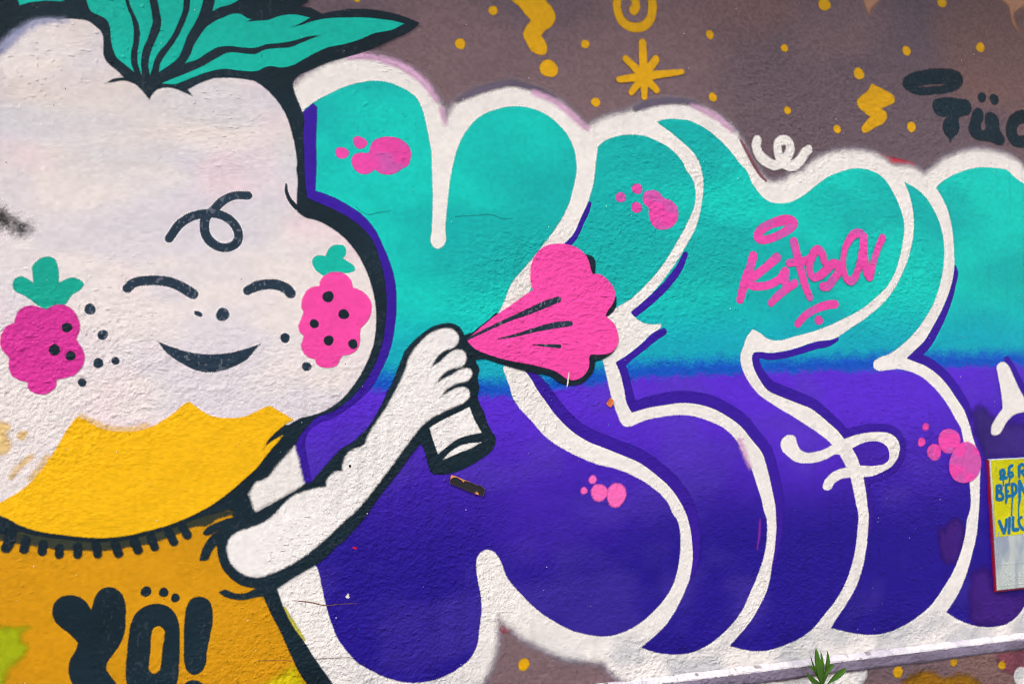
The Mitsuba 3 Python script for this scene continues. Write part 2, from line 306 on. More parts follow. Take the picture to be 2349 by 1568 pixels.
# each row: key, form, paint, fringe (mm), film level, on the lower wall, clipped to letter, label, outline in tenths of a millimetre on the wall
MURAL = [
    ('painted_wall__bare_patch', 'poly', 'salmon', 7, 1, 0, None, 'salmon patch pointing down from the top edge', '15061 21155!,15125 20999!,15205 20817,15301 20651!,15386 20840,15586 21057!,15654 21231!'),
    ('painted_wall__bare_patch_001', 'poly', 'salmon', 8, 1, 0, None, 'salmon patch in the upper right corner', '19282 21697!,19537 21556!,19756 21438,19826 21185,19934 20935,20117 20782!,19944 21111,19938 21227,20090 21363,20275 21473!,20849 21663!,20853 21899!'),
    ('painted_wall__red_smear', 'poly', 'red', 5, 1, 0, None, 'red smear left between two white arches', '15428 17236!,15740 17149,16072 17104,16374 17070,16610 17017,16761 16842!,16304 16831!,15969 16891!,15673 17062!'),
    ('painted_wall__red_smear_001', 'poly', 'red2', 3, 1, 0, None, 'red speck beside the white tip', '5600 6667!,5709 6588,5806 6419!,5926 6362!,5926 6293!,5734 6253,5600 6391!'),
    ('painted_wall__gold_cloud', 'poly', 'gold', 14, 1, 1, None, 'dull gold cloud below the ledge', '16026 3885!,16095 4091,16328 4226,16663 4293,17033 4218,17285 4042!,17543 4069,17784 4097,18131 4019,18444 3833,18581 3597!'),
    ('painted_wall__rose_patch', 'poly', 'rose', 8, 1, 1, None, 'dusky rose patch below the ledge', '19095 4611!,20113 4595!,20856 4523!,20843 3798!,19553 3935,19195 4085,19056 4378'),
    ('painted_wall__letter_outline', 'poly', 'white', 11, 2, 0, None, 'white outline of the whole row of letters, soft on its outer side', '1311 17385!,1343 17520,1448 17640,1661 17820,1920 17997,2224 18145,2532 18240,2866 18264,3204 18216,3546 18115,3846 17962,4055 17776,4243 17545,4361 17348,4413 17145,4467 17080!,4538 17225,4597 17334,4763 17523,5074 17710,5437 17862,5926 17979,6299 17944,6677 17845,7009 17703,7291 17510,7498 17334,7681 17199!,7917 17340,8235 17489,8637 17615,8908 17745,9319 17886,9734 17961,10155 17961,10581 17872,11011 17705,11300 17524,11562 17262,11737 16940,11942 16644,12046 16529,12209 16371,12325 16309,12506 16278,12718 16325,13025 16489,13334 16615,13553 16807,14025 17053,14503 17181,14922 17212,15312 17186,15640 17087,15970 16918,16271 16911,16473 16911,16743 16841,16947 16749!,17190 16918,17504 17135,18032 17370,18567 17494,19108 17505,19655 17429,20022 17282,20202 17120!,22671 15042!,22571 9994!,22470 4859!,19995 4815!,16996 4867!,12239 4798!,12239 4862!,10369 4872!,8943 4856!,8863 4848!,8464 5004,8202 5224,8071 5380,7682 5491,7298 5554,6918 5710,6542 5910,6220 6104,6024 6261,5926 6373,5806 6419,5624 6653!,5612 6505,5588 6163,5516 5781,5396 5496,5229 5248,4850 5034,3923 5007,3246 5130,2584 5380!,1978 5606!,1720 6100!,1296 6783!,980 7512!,456 9215!,654 10268!,1381 10462!,2124 11317!,2107 14984!,1503 15259!,1451 17069!'),
    ('painted_wall__ledge_wash', 'poly', 'white', 6, 1, 1, None, 'white overspray below the ledge', '10193 5033!,11905 4853!,13095 4728!,14016 4631!,14931 4639!,14978 4529,14993 4396,14928 4298,14799 4181,14324 4077!,10191 4543!'),
    ('painted_wall__character__shirt', 'poly', 'orange', 3, 2, 0, None, 'plain orange yellow shirt', '-4054 9015!,-2708 8738!,155 9131!,875 7775!,960 7344,1297 6462,1723 5563,1809 5382!,-4018 6009!'),
    ('painted_wall__character__lime_patch', 'poly', 'lime', 9, 3, 0, None, 'lime green patch at the left edge', '-3883 7231!,-3735 7230,-3500 7208,-3285 7201!,-3435 7095,-3433 6975,-3324 6845,-3430 6665,-3620 6494,-3681 6220,-3743 6056!,-3870 6071!'),
    ('painted_wall__character__lime_patch_001', 'poly', 'lime2', 16, 3, 0, None, 'yellow green fade at the foot of the shirt', '660 5557!,909 5735,1161 5863,1415 5992!,1674 5442!'),
    ('painted_wall__letter', 'poly', 'fill', 2.4, 3, 0, None, 'leftmost letter, two teal humps over a purple foot', '1718 17214!,1880 17328,2096 17459,2424 17635,2756 17741,3048 17786,3319 17755,3616 17647,3801 17527,3917 17355,3999 17110,4058 16839,4105 16614,4140 16387,4157 16005,4172 15548,4166 15090,4151 14723,4132 14517,4179 14422,4272 14367,4366 14400,4448 14484,4471 14600,4459 14783,4482 15106,4529 15569,4592 16034,4693 16427,4788 16689,4955 16958,5267 17276,5559 17412,5926 17510,6174 17532,6425 17495,6753 17380,7008 17197,7187 17018,7303 16834,7380 16623,7411 16431,7418 16221,7366 15953,7262 15561,7159 15315,6878 14870,6548 14451,6223 14061,5926 13722,5708 13225,5598 13013!,5806 11973!,5732 11915,5793 11670,5879 11436,5926 11272,6074 11037,6346 10751,6721 10354,7126 10095,7536 9891,7951 9733,8346 9635,8772 9461,9148 9251,9420 9043,9638 8812,9748 8592,9885 8388,9939 8139,9946 7768,9894 7402,9796 7065,9602 6737,9355 6489,9002 6228,8600 6047,8151 5969,7735 6031,7324 6164,6868 6417,6418 6759,6122 7062,5926 7285,5806 7456,5685 7765,5563 7957,5395 8048,5251 8012,5155 7915,5127 7757,5156 7458,5228 7087,5240 6721,5204 6427,5133 6024,4991 5789,4732 5612,4382 5469,3922 5418,3582 5467,3245 5592,2911 5781,2647 5961,2428 6223,2232 6524,2123 6816,2035 7105,1948 7480,1871 7853!,1710 8145!,1575 9591!,1489 9919,1424 10202,1381 10375!,2125 11098!,2547 14562!,1460 15388!,1558 17078!'),
    ('painted_wall__letter_001', 'poly', 'fill', 2.4, 3, 0, None, 'second letter, a teal arch that runs down to a thin purple crescent', '7942 16785!,8101 16927,8367 17051,8716 17122,9042 17123,9370 17042,9674 16915,9896 16755,10036 16614,10147 16403,10260 16284,10338 16138,10376 15913,10364 15685,10284 15453,10141 15169,9943 14834,9663 14399,9386 14041,9029 13685,8704 13407,8356 13217,8170 13104!,7698 13096!,7697 12453!,8036 12057!,8075 11900,8114 11730,8192 11415,8297 11051,8402 10807,8521 10598,8615 10548!,8775 10581,9100 10696,9427 10751,9841 10793,10259 10768,10683 10652,11111 10454,11428 10168,11601 9884,11804 9546,11948 9159,12064 8847,12165 8467,12224 8312,12237 8132,12220 7827,12143 7449,11992 7078,11784 6663,11460 6136,11112 5816,10739 5577,10260 5413,9816 5401,9405 5474,8973 5633!,9271 5839,9626 6123,9820 6376,10044 6751,10213 7157,10276 7524,10259 7897,10218 8197,10122 8524,9998 8770,9695 9179,9367 9462,8961 9746,8479 9957,8083 10114,7692 10269,7357 10469,7101 10688,6873 10930,6672 11193,6496 11431,6371 11643,6197 11856!,5926 12020!,5926 12675!,6674 14266!,7107 14569!,7338 14795,7546 15214,7703 15537,7822 15933,7875 16252,7902 16490'),
    ('painted_wall__letter_002', 'poly', 'fill', 2.4, 3, 0, None, 'third letter, the widest, with a white curl over its purple leg', '9400 17469!,9594 17542,9928 17576,10210 17567,10493 17484,10807 17331,11094 17123,11355 16886,11559 16669,11734 16509,11880 16234,12087 15988,12322 15825,12623 15784,12928 15827,13143 15918,13391 16064,13704 16294,14052 16524,14466 16677,14659 16740,14917 16774,15210 16758,15471 16689,15618 16617,15765 16489,15896 16320,16092 16002,16223 15707,16280 15436,16249 15105,16143 14662,15971 14219,15735 13886,15436 13634,14945 13301,14462 13079,13828 12832,13207 12667,12297 12563,12063 12708,11871 12783!,11707 12584,11603 12328,11543 12175,11548 11996,11614 11792,11817 11459,12052 11226,12286 11077,12525 10937,12886 10750,13220 10562,13557 10371,13804 10208,13990 10072,14068 10004!,13801 9899,13583 9853,13336 9850,13184 9925,13093 10071,13033 10228,12927 10282,12730 10236,12623 10109,12652 9928,12817 9768,13028 9632,13273 9584,13581 9587,13892 9654,14239 9762,14302 9746!,14395 9585,14479 9450!,14235 9406,13983 9284,13825 9106,13799 8990,13916 8906,14042 8940,14137 9067,14296 9153,14597 9194!,14674 8912,14766 8510,14812 8331,14792 7935,14723 7462,14591 7022,14429 6666,14141 6269,13795 5933,13422 5603,13054 5432,12630 5319,12242 5255,11803 5285,11513 5364,11224 5455!,11486 5681,11661 5841,11957 6194,12253 6703,12376 7229,12470 7735,12503 8194,12490 8451,12477 8623,12419 8882,12274 9465,12131 9867,11838 10208,11547 10520,11200 10755,10827 10938,10402 11052,9981 11088,9565 11045,9155 10989,8750 10893!,8643 11070,8564 11412,8458 11802,8366 11996!,8620 12143,9025 12438,9243 12629,9490 12780!,9491 12879!,9299 12864,9026 12897,8837 13017,8730 13121!,8919 13264,9164 13466,9439 13745,9717 14076,9969 14410,10195 14770,10395 15106,10481 15363,10569 15798,10599 16103,10567 16380,10432 16718,10206 16955,9982 17114,9731 17283,9537 17392'),
    ('painted_wall__letter_003', 'poly', 'fill', 2.4, 3, 0, None, 'fourth letter, a narrow teal crescent swelling to a purple bowl at the right', '16317 16524!,16468 16464,16737 16342,16974 16162,17210 15869,17379 15571,17479 15269,17526 14936,17503 14517,17429 14153,17321 13816,17144 13452,16900 13116,16659 12838,16284 12514,16015 12336,15749 12199,15452 12104,15304 11982,15319 11861,15448 11791,15744 11806,16076 11827,16409 11764,16745 11639,17083 11417,17388 11138,17626 10858,17831 10549,18002 10295,18068 10015,18200 9454,18263 8895,18234 8153,18180 8046,18104 7661,17957 7200,17707 6721,17356 6280,17010 5926,16669 5711,16165 5485,15669 5357,15182 5341,14702 5420,14323 5521,14010 5614!,14200 5845,14455 6138,14713 6486,14909 6894,15043 7389,15112 7863,15134 8314,15118 8413,15074 8762,14998 9186!,15224 9195,15518 9278,15848 9427,16033 9637,16093 9933,15989 10125,15792 10246,15464 10295,15074 10283,14752 10237,14432 10152!,14244 10355,13995 10545,13747 10734,13438 10923,13193 11005,12889 11113,12587 11220,12288 11352,12084 11585,11952 11791,11880 11996,11866 12124,11911 12214,12030 12235,12295 12215,12686 12248,13112 12340,13669 12496,14140 12557,14619 12814,15105 13089,15598 13448,15933 13782,16204 14199,16411 14617,16552 15118,16591 15505,16561 15863,16464 16216'),
    ('painted_wall__letter_004', 'poly', 'fill', 2.4, 3, 0, None, 'rightmost letter, cut by the right edge of the picture', '17304 16446!,17497 16612,17848 16797,18203 16938,18740 17059,19283 17073,19648 17034,19831 16902,20195 16717,21135 16252,22277 15126!,22100 5911!,20576 6030!,20009 5620,19789 5413,19458 5245,18917 5196,18210 5329,17829 5487,17486 5689!,17872 6130,18123 6580,18306 7039,18491 7639,18552 8138,18572 8323,18599 8881,18607 9440,18522 9723,18420 10006,18285 10401,18114 10795,17907 11049,17633 11385,17292 11692,16918 11913,16581 12023,16330 12105!,16584 12297,16858 12518,17171 12927,17417 13291,17631 13684,17775 14051,17850 14389,17856 14809,17826 15229,17762 15590,17627 15975,17423 16300'),
    ('painted_wall__letter_002__loop_hole', 'poly', 'purple', 1.2, 3, 0, None, 'purple inside of the white curl', '14669 9902!,14910 10001,15234 10059,15526 10016,15705 9890,15763 9727,15735 9579,15619 9502,15324 9459,14888 9483!,14810 9677'),
    ('painted_wall__letter_001__shadow_line', 'stroke', 'shade', 1.2, 4, 0, 1, None, '7735 15515 76,7677 15366 113,7546 15142 150,7364 14796 175,7158 14559 198'),
    ('painted_wall__letter_001__shadow_line_001', 'stroke', 'shade', 4, 4, 0, 1, None, '6197 11856 314,6371 11667 315,6496 11454 437,6672 11205 487,6873 10942 490,7101 10700 492,7357 10473 495,7692 10281 499,8083 10126 503,8479 9969 508,8961 9759 513,9367 9475 518,9695 9179 521,9998 8770 525,10122 8524 499,10218 8197 448,10273 7896 395,10282 7524 290,10227 7181 158'),
    ('painted_wall__letter_002__shadow_line', 'stroke', 'shade', 1.2, 4, 0, 2, None, '10110 14478 119,9982 14210 159,9660 13801 184,9246 13419 182,8838 13116 180'),
    ('painted_wall__letter_002__shadow_line_001', 'stroke', 'shade', 1.2, 4, 0, 2, None, '9545 12694 157,9270 12555 208,9025 12389 232,8593 12106 281,8419 11948 305,8485 11777 331,8564 11436 357,8643 11119 383,8750 10898 384'),
    ('painted_wall__letter_002__shadow_line_002', 'stroke', 'shade', 4, 4, 0, 2, None, '8750 10893 409,9155 10989 465,9565 11045 495,9981 11088 500,10402 11057 505,10827 10943 510,11200 10760 514,11547 10525 517,11838 10213 493,12131 9872 496,12274 9478 497,12419 8882 471,12483 8623 416,12496 8451 388,12503 8194 332,12470 7735 249,12376 7229 110'),
    ('painted_wall__letter_003__shadow_line', 'stroke', 'shade', 1.2, 4, 0, 3, None, '14203 12584 174,13951 12503 259,13669 12483 315,13112 12335 311,12686 12242 308,12295 12210 305,12030 12240 304,11881 12124 330,11880 11996 358,11952 11791 386,12084 11585 414'),
    ('painted_wall__letter_003__shadow_line_001', 'stroke', 'shade', 2.5, 4, 0, 3, None, '12084 11585 414,12288 11352 471,12587 11220 502,12889 11113 505,13193 11005 509,13438 10923 483,13747 10734 457,13995 10545 431,14244 10355 404,14432 10152 406,14752 10237 379,15074 10283 382,15464 10300 356,15792 10252 358,15989 10125 344,16096 9933 345,16033 9637 344,15848 9427 343,15518 9278 326,15224 9195 324,14998 9186 322,15074 8762 293,15118 8413 264,15134 8314 235,15112 7863 146'),
    ('painted_wall__letter_004__shadow_line', 'stroke', 'shade', 1.5, 4, 0, 4, None, '17857 14417 125,17866 14305 188,17775 14051 250,17631 13684 311,17417 13291 372,17171 12927 432,16858 12518 459,16584 12297 456,16330 12105 454,16581 12023 456,16918 11913 459,17292 11692 463,17633 11385 466,17907 11049 468,18114 10795 407,18252 10569 251'),
    ('painted_wall__letter_004__shadow_line_001', 'stroke', 'shade', 2, 4, 0, 4, None, '19532 12081 161,19639 11939 194,19854 11595 227,20102 11192 228,20470 10699 230'),
    ('painted_wall__letter_004__shadow_line_002', 'stroke', 'shade', 2, 4, 0, 4, None, '19245 10069 128,19357 10264 225,19542 10459 258,19838 10595 259,20093 10648 228,20470 10699 197'),
    ('painted_wall__letter_004__stain', 'poly', 'stain', 12, 4, 0, 3, 'dark red stain on the purple', '17275 7847!,17444 7700,17551 7914,17829 8009,18035 7749,17959 7338,17780 6963,17435 6987,17302 7325'),
    ('painted_wall__letter_004__stain_001', 'poly', 'stain', 22, 4, 0, 4, 'brownish stain below the cabinet', '18334 6592!,18761 6673,19039 6149,20014 5903!,20952 6000!,20941 5428!,20007 5507!,19640 5257,18953 5234,18316 5375,18219 5936'),
    ('painted_wall__letter_004__stain_002', 'poly', 'stain2', 20, 4, 0, 4, 'dark weathered band above the cabinet', '18396 10734!,18646 10842,19000 10555,20088 10362,21029 10342!,21015 9560!,18805 9546!,18666 9831!,18460 10285'),
    ('painted_wall__letter_004__white_stroke', 'poly', 'white', 2.5, 5, 0, None, 'short white stroke inside the rightmost letter', '19183 11896,19293 11990,19439 12001,19566 11910,19673 11739,19815 11481,20100 11020!,20650 10234!,20659 10782!,20094 10711!,19728 10626,19469 10432,19246 10154,19101 10109,18976 10155,18967 10273,19126 10552,19365 10803!,19333 11059,19294 11314,19216 11684'),
    ('painted_wall__letter__bubble', 'dots', 'pink', 1.4, 5, 0, None, None, '2294 16246 131 116'),
    ('painted_wall__letter__bubble_001', 'poly', 'pink', 1.4, 5, 0, None, None, '2594 16610,2517 16548,2524 16470,2584 16385,2639 16356,2739 16386,2806 16492,2761 16555,2683 16590'),
    ('painted_wall__letter__bubble_002', 'poly', 'pink', 1.4, 5, 0, None, None, '3277 16647,3097 16622,2940 16536,2869 16406,2844 16292,2673 16275,2540 16221,2486 16099,2519 15979,2586 15901,2675 15851,2764 15841,2875 15880,2964 15953!,3032 15904,3212 15864,3393 15909,3518 15997,3644 16078,3707 16264,3689 16445,3585 16562,3436 16630'),
    ('painted_wall__letter_001__bubble', 'dots', 'pink', 1.4, 5, 0, None, None, '8489 15696 123 113'),
    ('painted_wall__letter_001__bubble_001', 'dots', 'pink', 1.4, 5, 0, None, None, '8896 15912 136 111'),
    ('painted_wall__letter_001__bubble_002', 'dots', 'pink', 1.4, 5, 0, None, None, '8881 15487 135 116'),
    ('painted_wall__letter_001__bubble_003', 'poly', 'pink', 1.4, 5, 0, None, None, '9215 15894,9092 15850,9037 15735,9063 15588,9186 15496,9185 15347,9226 15200,9335 15056,9555 15017,9777 15102,9903 15258,9932 15435,9863 15607,9724 15699,9544 15752,9448 15858,9338 15902'),
    ('painted_wall__letter__bubble_003', 'dots', 'pink2', 3, 5, 0, None, None, '7794 9416 86 89'),
    ('painted_wall__letter__bubble_004', 'dots', 'pink2', 3, 5, 0, None, None, '7586 9186 78 72'),
    ('painted_wall__letter__bubble_005', 'dots', 'pink2', 3.5, 5, 0, None, None, '7950 9126 191 192'),
    ('painted_wall__letter__bubble_006', 'dots', 'pink2', 3.5, 5.4, 0, None, None, '8357 9055 233 265'),
    ('painted_wall__letter_003__bubble', 'dots', 'pink', 4, 5, 0, None, None, '16881 10381 92 88'),
    ('painted_wall__letter_003__bubble_001', 'dots', 'pink', 2, 5, 0, None, None, '16751 9996 112 109'),
    ('painted_wall__letter_003__bubble_002', 'dots', 'pink', 2, 5, 0, None, None, '17139 9732 215 206'),
    ('painted_wall__letter_003__bubble_003', 'dots', 'pink', 2, 5, 0, None, None, '17614 10005 340 318'),
    ('painted_wall__letter_003__bubble_004', 'dots', 'pink', 2, 5.4, 0, None, None, '18112 9430 520 514'),
    ('painted_wall__pink_tag__halo', 'poly', 'pink', 1.6, 5, 0, None, None, '12808 15524,12961 15508,13103 15430,13153 15319,13090 15204,12936 15084,12717 14971,12456 14857,12197 14796,12048 14812,11942 14891,11910 14982,11954 15095,12093 15250,12309 15363,12569 15469|12828 15285!,12632 15238,12393 15162,12221 15061,12145 14993!,12285 15008,12501 15083,12675 15166'),
    ('painted_wall__pink_tag__letter_k', 'stroke', 'pink', 1.6, 5, 0, None, None, '11907 14502 228,11820 14240 217,11723 13980 256,11616 13701 216,11541 13461 186;12550 14488 231,12257 14255 200,11936 14023 208;11681 13905 217,11892 13800 198,12147 13798 189,12405 13860 190,12622 13968 191'),
    ('painted_wall__pink_tag__letter_i', 'stroke', 'pink', 1.6, 5, 0, None, None, '12600 13949 181,12709 14064 222,12775 14150 242;12775 14150 242,12763 13954 222,12816 13787 202;13035 13887 203,12816 13750 192,12597 13595 191,12380 13405 170'),
    ('painted_wall__pink_tag__letter_t', 'stroke', 'pink', 1.6, 5, 0, None, None, '13022 14881 223,13086 14658 214,13171 14360 214,13257 14062 204,13365 13764 194,13463 13559 174;12886 14369 182,13150 14416 193,13415 14463 194,13572 14601 205'),
    ('painted_wall__pink_tag__letter_s', 'stroke', 'pink', 1.6, 5, 0, None, None, '13527 14505 195,13595 14677 195,13707 14720 227,13818 14629 207,13873 14441 176;13527 14524 185,13458 14332 174,13468 14163 184,13567 14052 195,13746 14095 206,13950 14254 228,14132 14393 229,14290 14360 209,14289 14207 208,14151 14031 208,13946 13835 217,13833 13832 206'),
    ('painted_wall__pink_tag__letter_a', 'stroke', 'pink', 1.6, 5, 0, None, None, '15057 15082 212,14918 15172 212,14779 15156 222,14617 15005 200,14477 14769 168,14428 14480 157,14448 14212 157,14538 14023 178,14652 13979 200,14768 14088 200,14863 14302 179,14959 14614 190,15031 14887 233,15033 15081 233;15033 15042 233,15030 14733 233,15073 14425 212,15140 14176 212,15197 14100 202,15270 14296 181,15355 14570 181,15475 14866 182,15596 15086 204'),
    ('painted_wall__pink_tag__underline', 'stroke', 'pink', 1.6, 5, 0, None, None, '13126 12923 183,13337 13123 184,13627 13279 195,13942 13380 207,14190 13413 208'),
    ('painted_wall__pink_tag__dot', 'dots', 'pink', 1.6, 5, 0, None, None, '13718 13016 123 108'),
    ('painted_wall__black_tag__halo', 'poly', 'ink', 4, 3, 0, None, None, '16303 18998,16349 19155,16571 19302,17016 19439,17537 19526,17957 19526,18168 19420,18201 19253,18092 19100,17809 18960,17250 18846,16768 18793,16497 18851|16703 18981!,17011 19058,17392 19123,17741 19151!,17531 19089,17183 19019,16907 18981'),
    ('painted_wall__black_tag__letter_t', 'poly', 'ink', 3, 3, 0, None, None, '17229 18570,17282 18687,17526 18765,18053 18799,18372 18772,18483 18611,18420 18449,18188 18358,18046 18289,18078 18108,18022 17906,17862 17766,17805 17719,17790 17662,17766 17660,17760 17716,17729 17764,17601 17872,17545 18064,17606 18210,17712 18303,17450 18295,17278 18406'),
    ('painted_wall__black_tag__letter_u_dot', 'dots', 'ink', 3, 3, 0, None, None, '18829 18905 130 126'),
    ('painted_wall__black_tag__letter_u_dot_001', 'dots', 'ink', 3, 3, 0, None, None, '19238 18893 146 135'),
    ('painted_wall__black_tag__letter_u', 'poly', 'ink', 3, 3, 0, None, None, '18528 18515,18655 18612,18816 18569,18857 18372,18774 18165,18791 18052,18862 18035,18936 18093,18921 18320,18960 18495,19124 18538,19268 18493,19376 18359,19391 18130,19480 17993,19570 17856,19512 17730,19329 17702,19148 17766,18931 17778,18679 17787,18466 17884,18379 18076,18454 18281'),
    ('painted_wall__black_tag__letter_o', 'poly', 'ink', 3, 3, 0, None, None, '20228 18698,19933 18609,19707 18416,19630 18178,19663 17921,19844 17732,20211 17687,20592 17789,20750 18181,20606 18550|20076 18296,19980 18119,20034 18008,20217 18016,20373 18180,20263 18331'),
    ('painted_wall__confetti_dot', 'dots', 'yellow2', 2.2, 2, 0, None, None, '2583 19426 67 45'),
    ('painted_wall__confetti_dot_001', 'dots', 'yellow2', 2.2, 2, 0, None, None, '4773 18758 115 107'),
    ('painted_wall__confetti_dot_002', 'dots', 'yellow2', 2.2, 2, 0, None, None, '5502 19559 103 95'),
    ('painted_wall__confetti_dot_003', 'dots', 'yellow2', 2.2, 2, 0, None, None, '7645 19069 99 93'),
    ('painted_wall__confetti_dot_004', 'dots', 'yellow2', 2.2, 2, 0, None, None, '10785 19638 98 103'),
    ('painted_wall__confetti_dot_005', 'dots', 'yellow2', 2.2, 2, 0, None, None, '7892 17787 105 98'),
    ('painted_wall__confetti_dot_006', 'dots', 'yellow2', 2.2, 2, 0, None, None, '10855 18178 104 102'),
    ('painted_wall__confetti_dot_007', 'dots', 'yellow2', 2.2, 2, 0, None, None, '6780 18434 221 183'),
    ('painted_wall__confetti_dot_008', 'dots', 'yellow2', 2.2, 2, 0, None, None, '13972 20740 174 140'),
    ('painted_wall__confetti_dot_009', 'dots', 'yellow2', 2.2, 2, 0, None, None, '12820 19545 98 90'),
    ('painted_wall__confetti_dot_010', 'dots', 'yellow2', 2.2, 2, 0, None, None, '16425 19870 129 117'),
    ('painted_wall__confetti_dot_011', 'dots', 'yellow2', 2.2, 2, 0, None, None, '17560 21236 140 119'),
    ('painted_wall__confetti_dot_012', 'dots', 'yellow2', 2.2, 2, 0, None, None, '18798 20219 137 124'),
    ('painted_wall__confetti_dot_013', 'dots', 'yellow2', 2.2, 2, 0, None, None, '14968 19141 150 144'),
    ('painted_wall__confetti_dot_014', 'dots', 'yellow2', 2.2, 2, 0, None, None, '12891 18044 92 90'),
    ('painted_wall__confetti_dot_015', 'dots', 'yellow2', 2.2, 2, 0, None, None, '14311 17709 105 97'),
    ('painted_wall__confetti_dot_016', 'dots', 'yellow2', 2.2, 2, 0, None, None, '16554 17946 136 125'),
    ('painted_wall__confetti_dot_017', 'dots', 'yellow2', 2.2, 2, 0, None, None, '6195 5544 123 127'),
    ('painted_wall__confetti_dot_018', 'dots', 'yellow2', 2.2, 2, 1, None, None, '15923 4369 148 133'),
    ('painted_wall__confetti_dot_019', 'dots', 'yellow2', 2.2, 2, 1, None, None, '17651 4439 103 115'),
    ('painted_wall__confetti_dot_020', 'dots', 'yellow2', 2.2, 2, 1, None, None, '19196 4197 118 106'),
    ('painted_wall__confetti_zigzag', 'poly', 'yellow2', 2.5, 2, 0, None, 'yellow zigzag cut by the top edge', '5777 20103!,5827 19920,5926 19837,6075 19737,6200 19609,6363 19449!,6250 19280,6187 19106,6250 18969,6425 18750,6577 18711,6704 18756,6742 18880,6678 19041,6597 19140!,6679 19246,6857 19399,6934 19553,6921 19673,6832 19807,6705 19935,6629 20215!'),
    ('painted_wall__confetti_zigzag_001', 'poly', 'yellow2', 2.5, 2, 0, None, 'yellow zigzag left of the black tag', '15364 18921,15495 18879,15792 18784,16024 18655,16039 18546,15888 18450,15621 18344!,15769 18247,15808 18127,15717 17996,15418 17834,15155 17691,15057 17696,15032 17803,15157 17949,15290 18096!,15127 18191,14934 18337,14903 18470,15034 18590,15231 18745'),
    ('painted_wall__confetti_spiral', 'stroke', 'yellow2', 2.5, 2, 0, None, 'yellow spiral cut by the top edge', '8829 19974 221,8894 20062 196,8857 20207 188,8727 20328 187,8538 20341 186,8435 20179 191,8429 19930 196,8536 19696 202,8752 19584 208,8914 19584 208,9133 19679 210,9272 19883 210,9306 20113 211,9273 20335 210,9164 20522 210'),
    ('painted_wall__confetti_star', 'stroke', 'yellow2', 2.2, 2, 0, None, 'yellow eight armed star', '9074 18487 209,9044 19244 188;9074 18487 209,9378 18905 179;9074 18487 209,10046 18685 117;9074 18487 209,9389 18205 163;9074 18487 209,9086 18015 146;9074 18487 209,8760 18089 135;9074 18487 209,8465 18352 144;9074 18487 209,8627 18834 160'),
    ('painted_wall__white_squiggle', 'stroke', 'white', 3, 3, 0, None, 'white looped squiggle on the brown ground', '12036 17260 223,12011 17115 236,12093 16914 251,12329 16748 252,12509 16695 239,12691 16760 240,12876 16944 241,12954 17133 241,12894 17287 227,12757 17316 226,12619 17239 226,12597 17081 225,12647 16901 240,12828 16730 255,13027 16718 256,13243 16878 243,13384 17073 229,13478 17146 201'),
    ('painted_wall__white_squiggle_001', 'dots', 'white', 3, 2, 1, None, 'white blot below the ledge at the right edge', '19843 3848 256 238'),
    ('painted_wall__character__letter_shadow', 'poly', 'shade', 2, 5, 0, None, 'purple band along the right side of the head', '1516 17009!,1708 17202!,1794 17132!,1789 16878,1776 16435,1783 15847,1775 15715,1770 15446!,2106 15338,2434 15179,2722 14993,2968 14714,3126 14407,3263 14098,3354 13808,3412 13472,3417 13135,3391 12797,3347 12483,3246 12131,3113 11840,2957 11552,2692 11266,2408 11050,2104 10869,1846 10787,1697 10670,1592 10478,1604 10239,1658 9956,1728 9618!,1575 9581!,1510 9853,1445 10158,1371 10376!,1909 11189!,2778 11974!,2997 13015!,2768 14571!,1525 15283!'),
    ('painted_wall__character', 'poly', 'ink', 1.8, 6, 0, None, None, '-4099 18731!,1610 19469!,1611 19292,1398 19133!,1655 19131,1882 19037!,2198 19143,2528 19217,2975 19249,3383 19219,3658 19161,3901 19086!,3659 18886,3316 18687,2978 18491,2643 18319,2312 18194,1985 18059,1661 17882,1426 17748,1310 17583,1332 17431,1386 17283,1473 17071,1538 16856,1522 16635,1541 16198,1550 15832,1577 15505,1610 15287!,1803 15210,2107 15095,2435 14934,2723 14725,2947 14445,3060 14135,3151 13802,3197 13467,3212 13131,3188 12795,3144 12481,3044 12130,2890 11797,2669 11465,2407 11204,2125 11010,1824 10907,1654 10747,1507 10567,1402 10375,1235 10143,1069 9955,863 9728,658 9523,577 9442!,661 9062!,256 9126!,155 9152!,-344 9040!,-638 8939,-929 8836,-1313 8749,-1691 8680,-2065 8667,-2526 8719,-2889 8789,-3248 8870,-3478 8942,-3653 8913!,-4053 8918!'),
    ('painted_wall__character__collar', 'poly', 'collar', 4, 5, 0, None, 'dark olive collar band', '-4054 9015!,-3779 9175!,-2527 8867!,-1218 8893!,-344 9115!,256 9126!,216 9061!,-45 8984,-283 8861,-441 8860,-831 8717,-1216 8602,-1596 8544,-1971 8511,-2341 8523,-2706 8559,-2977 8606,-3245 8668,-3511 8728,-3774 8799,-4052 8888!'),
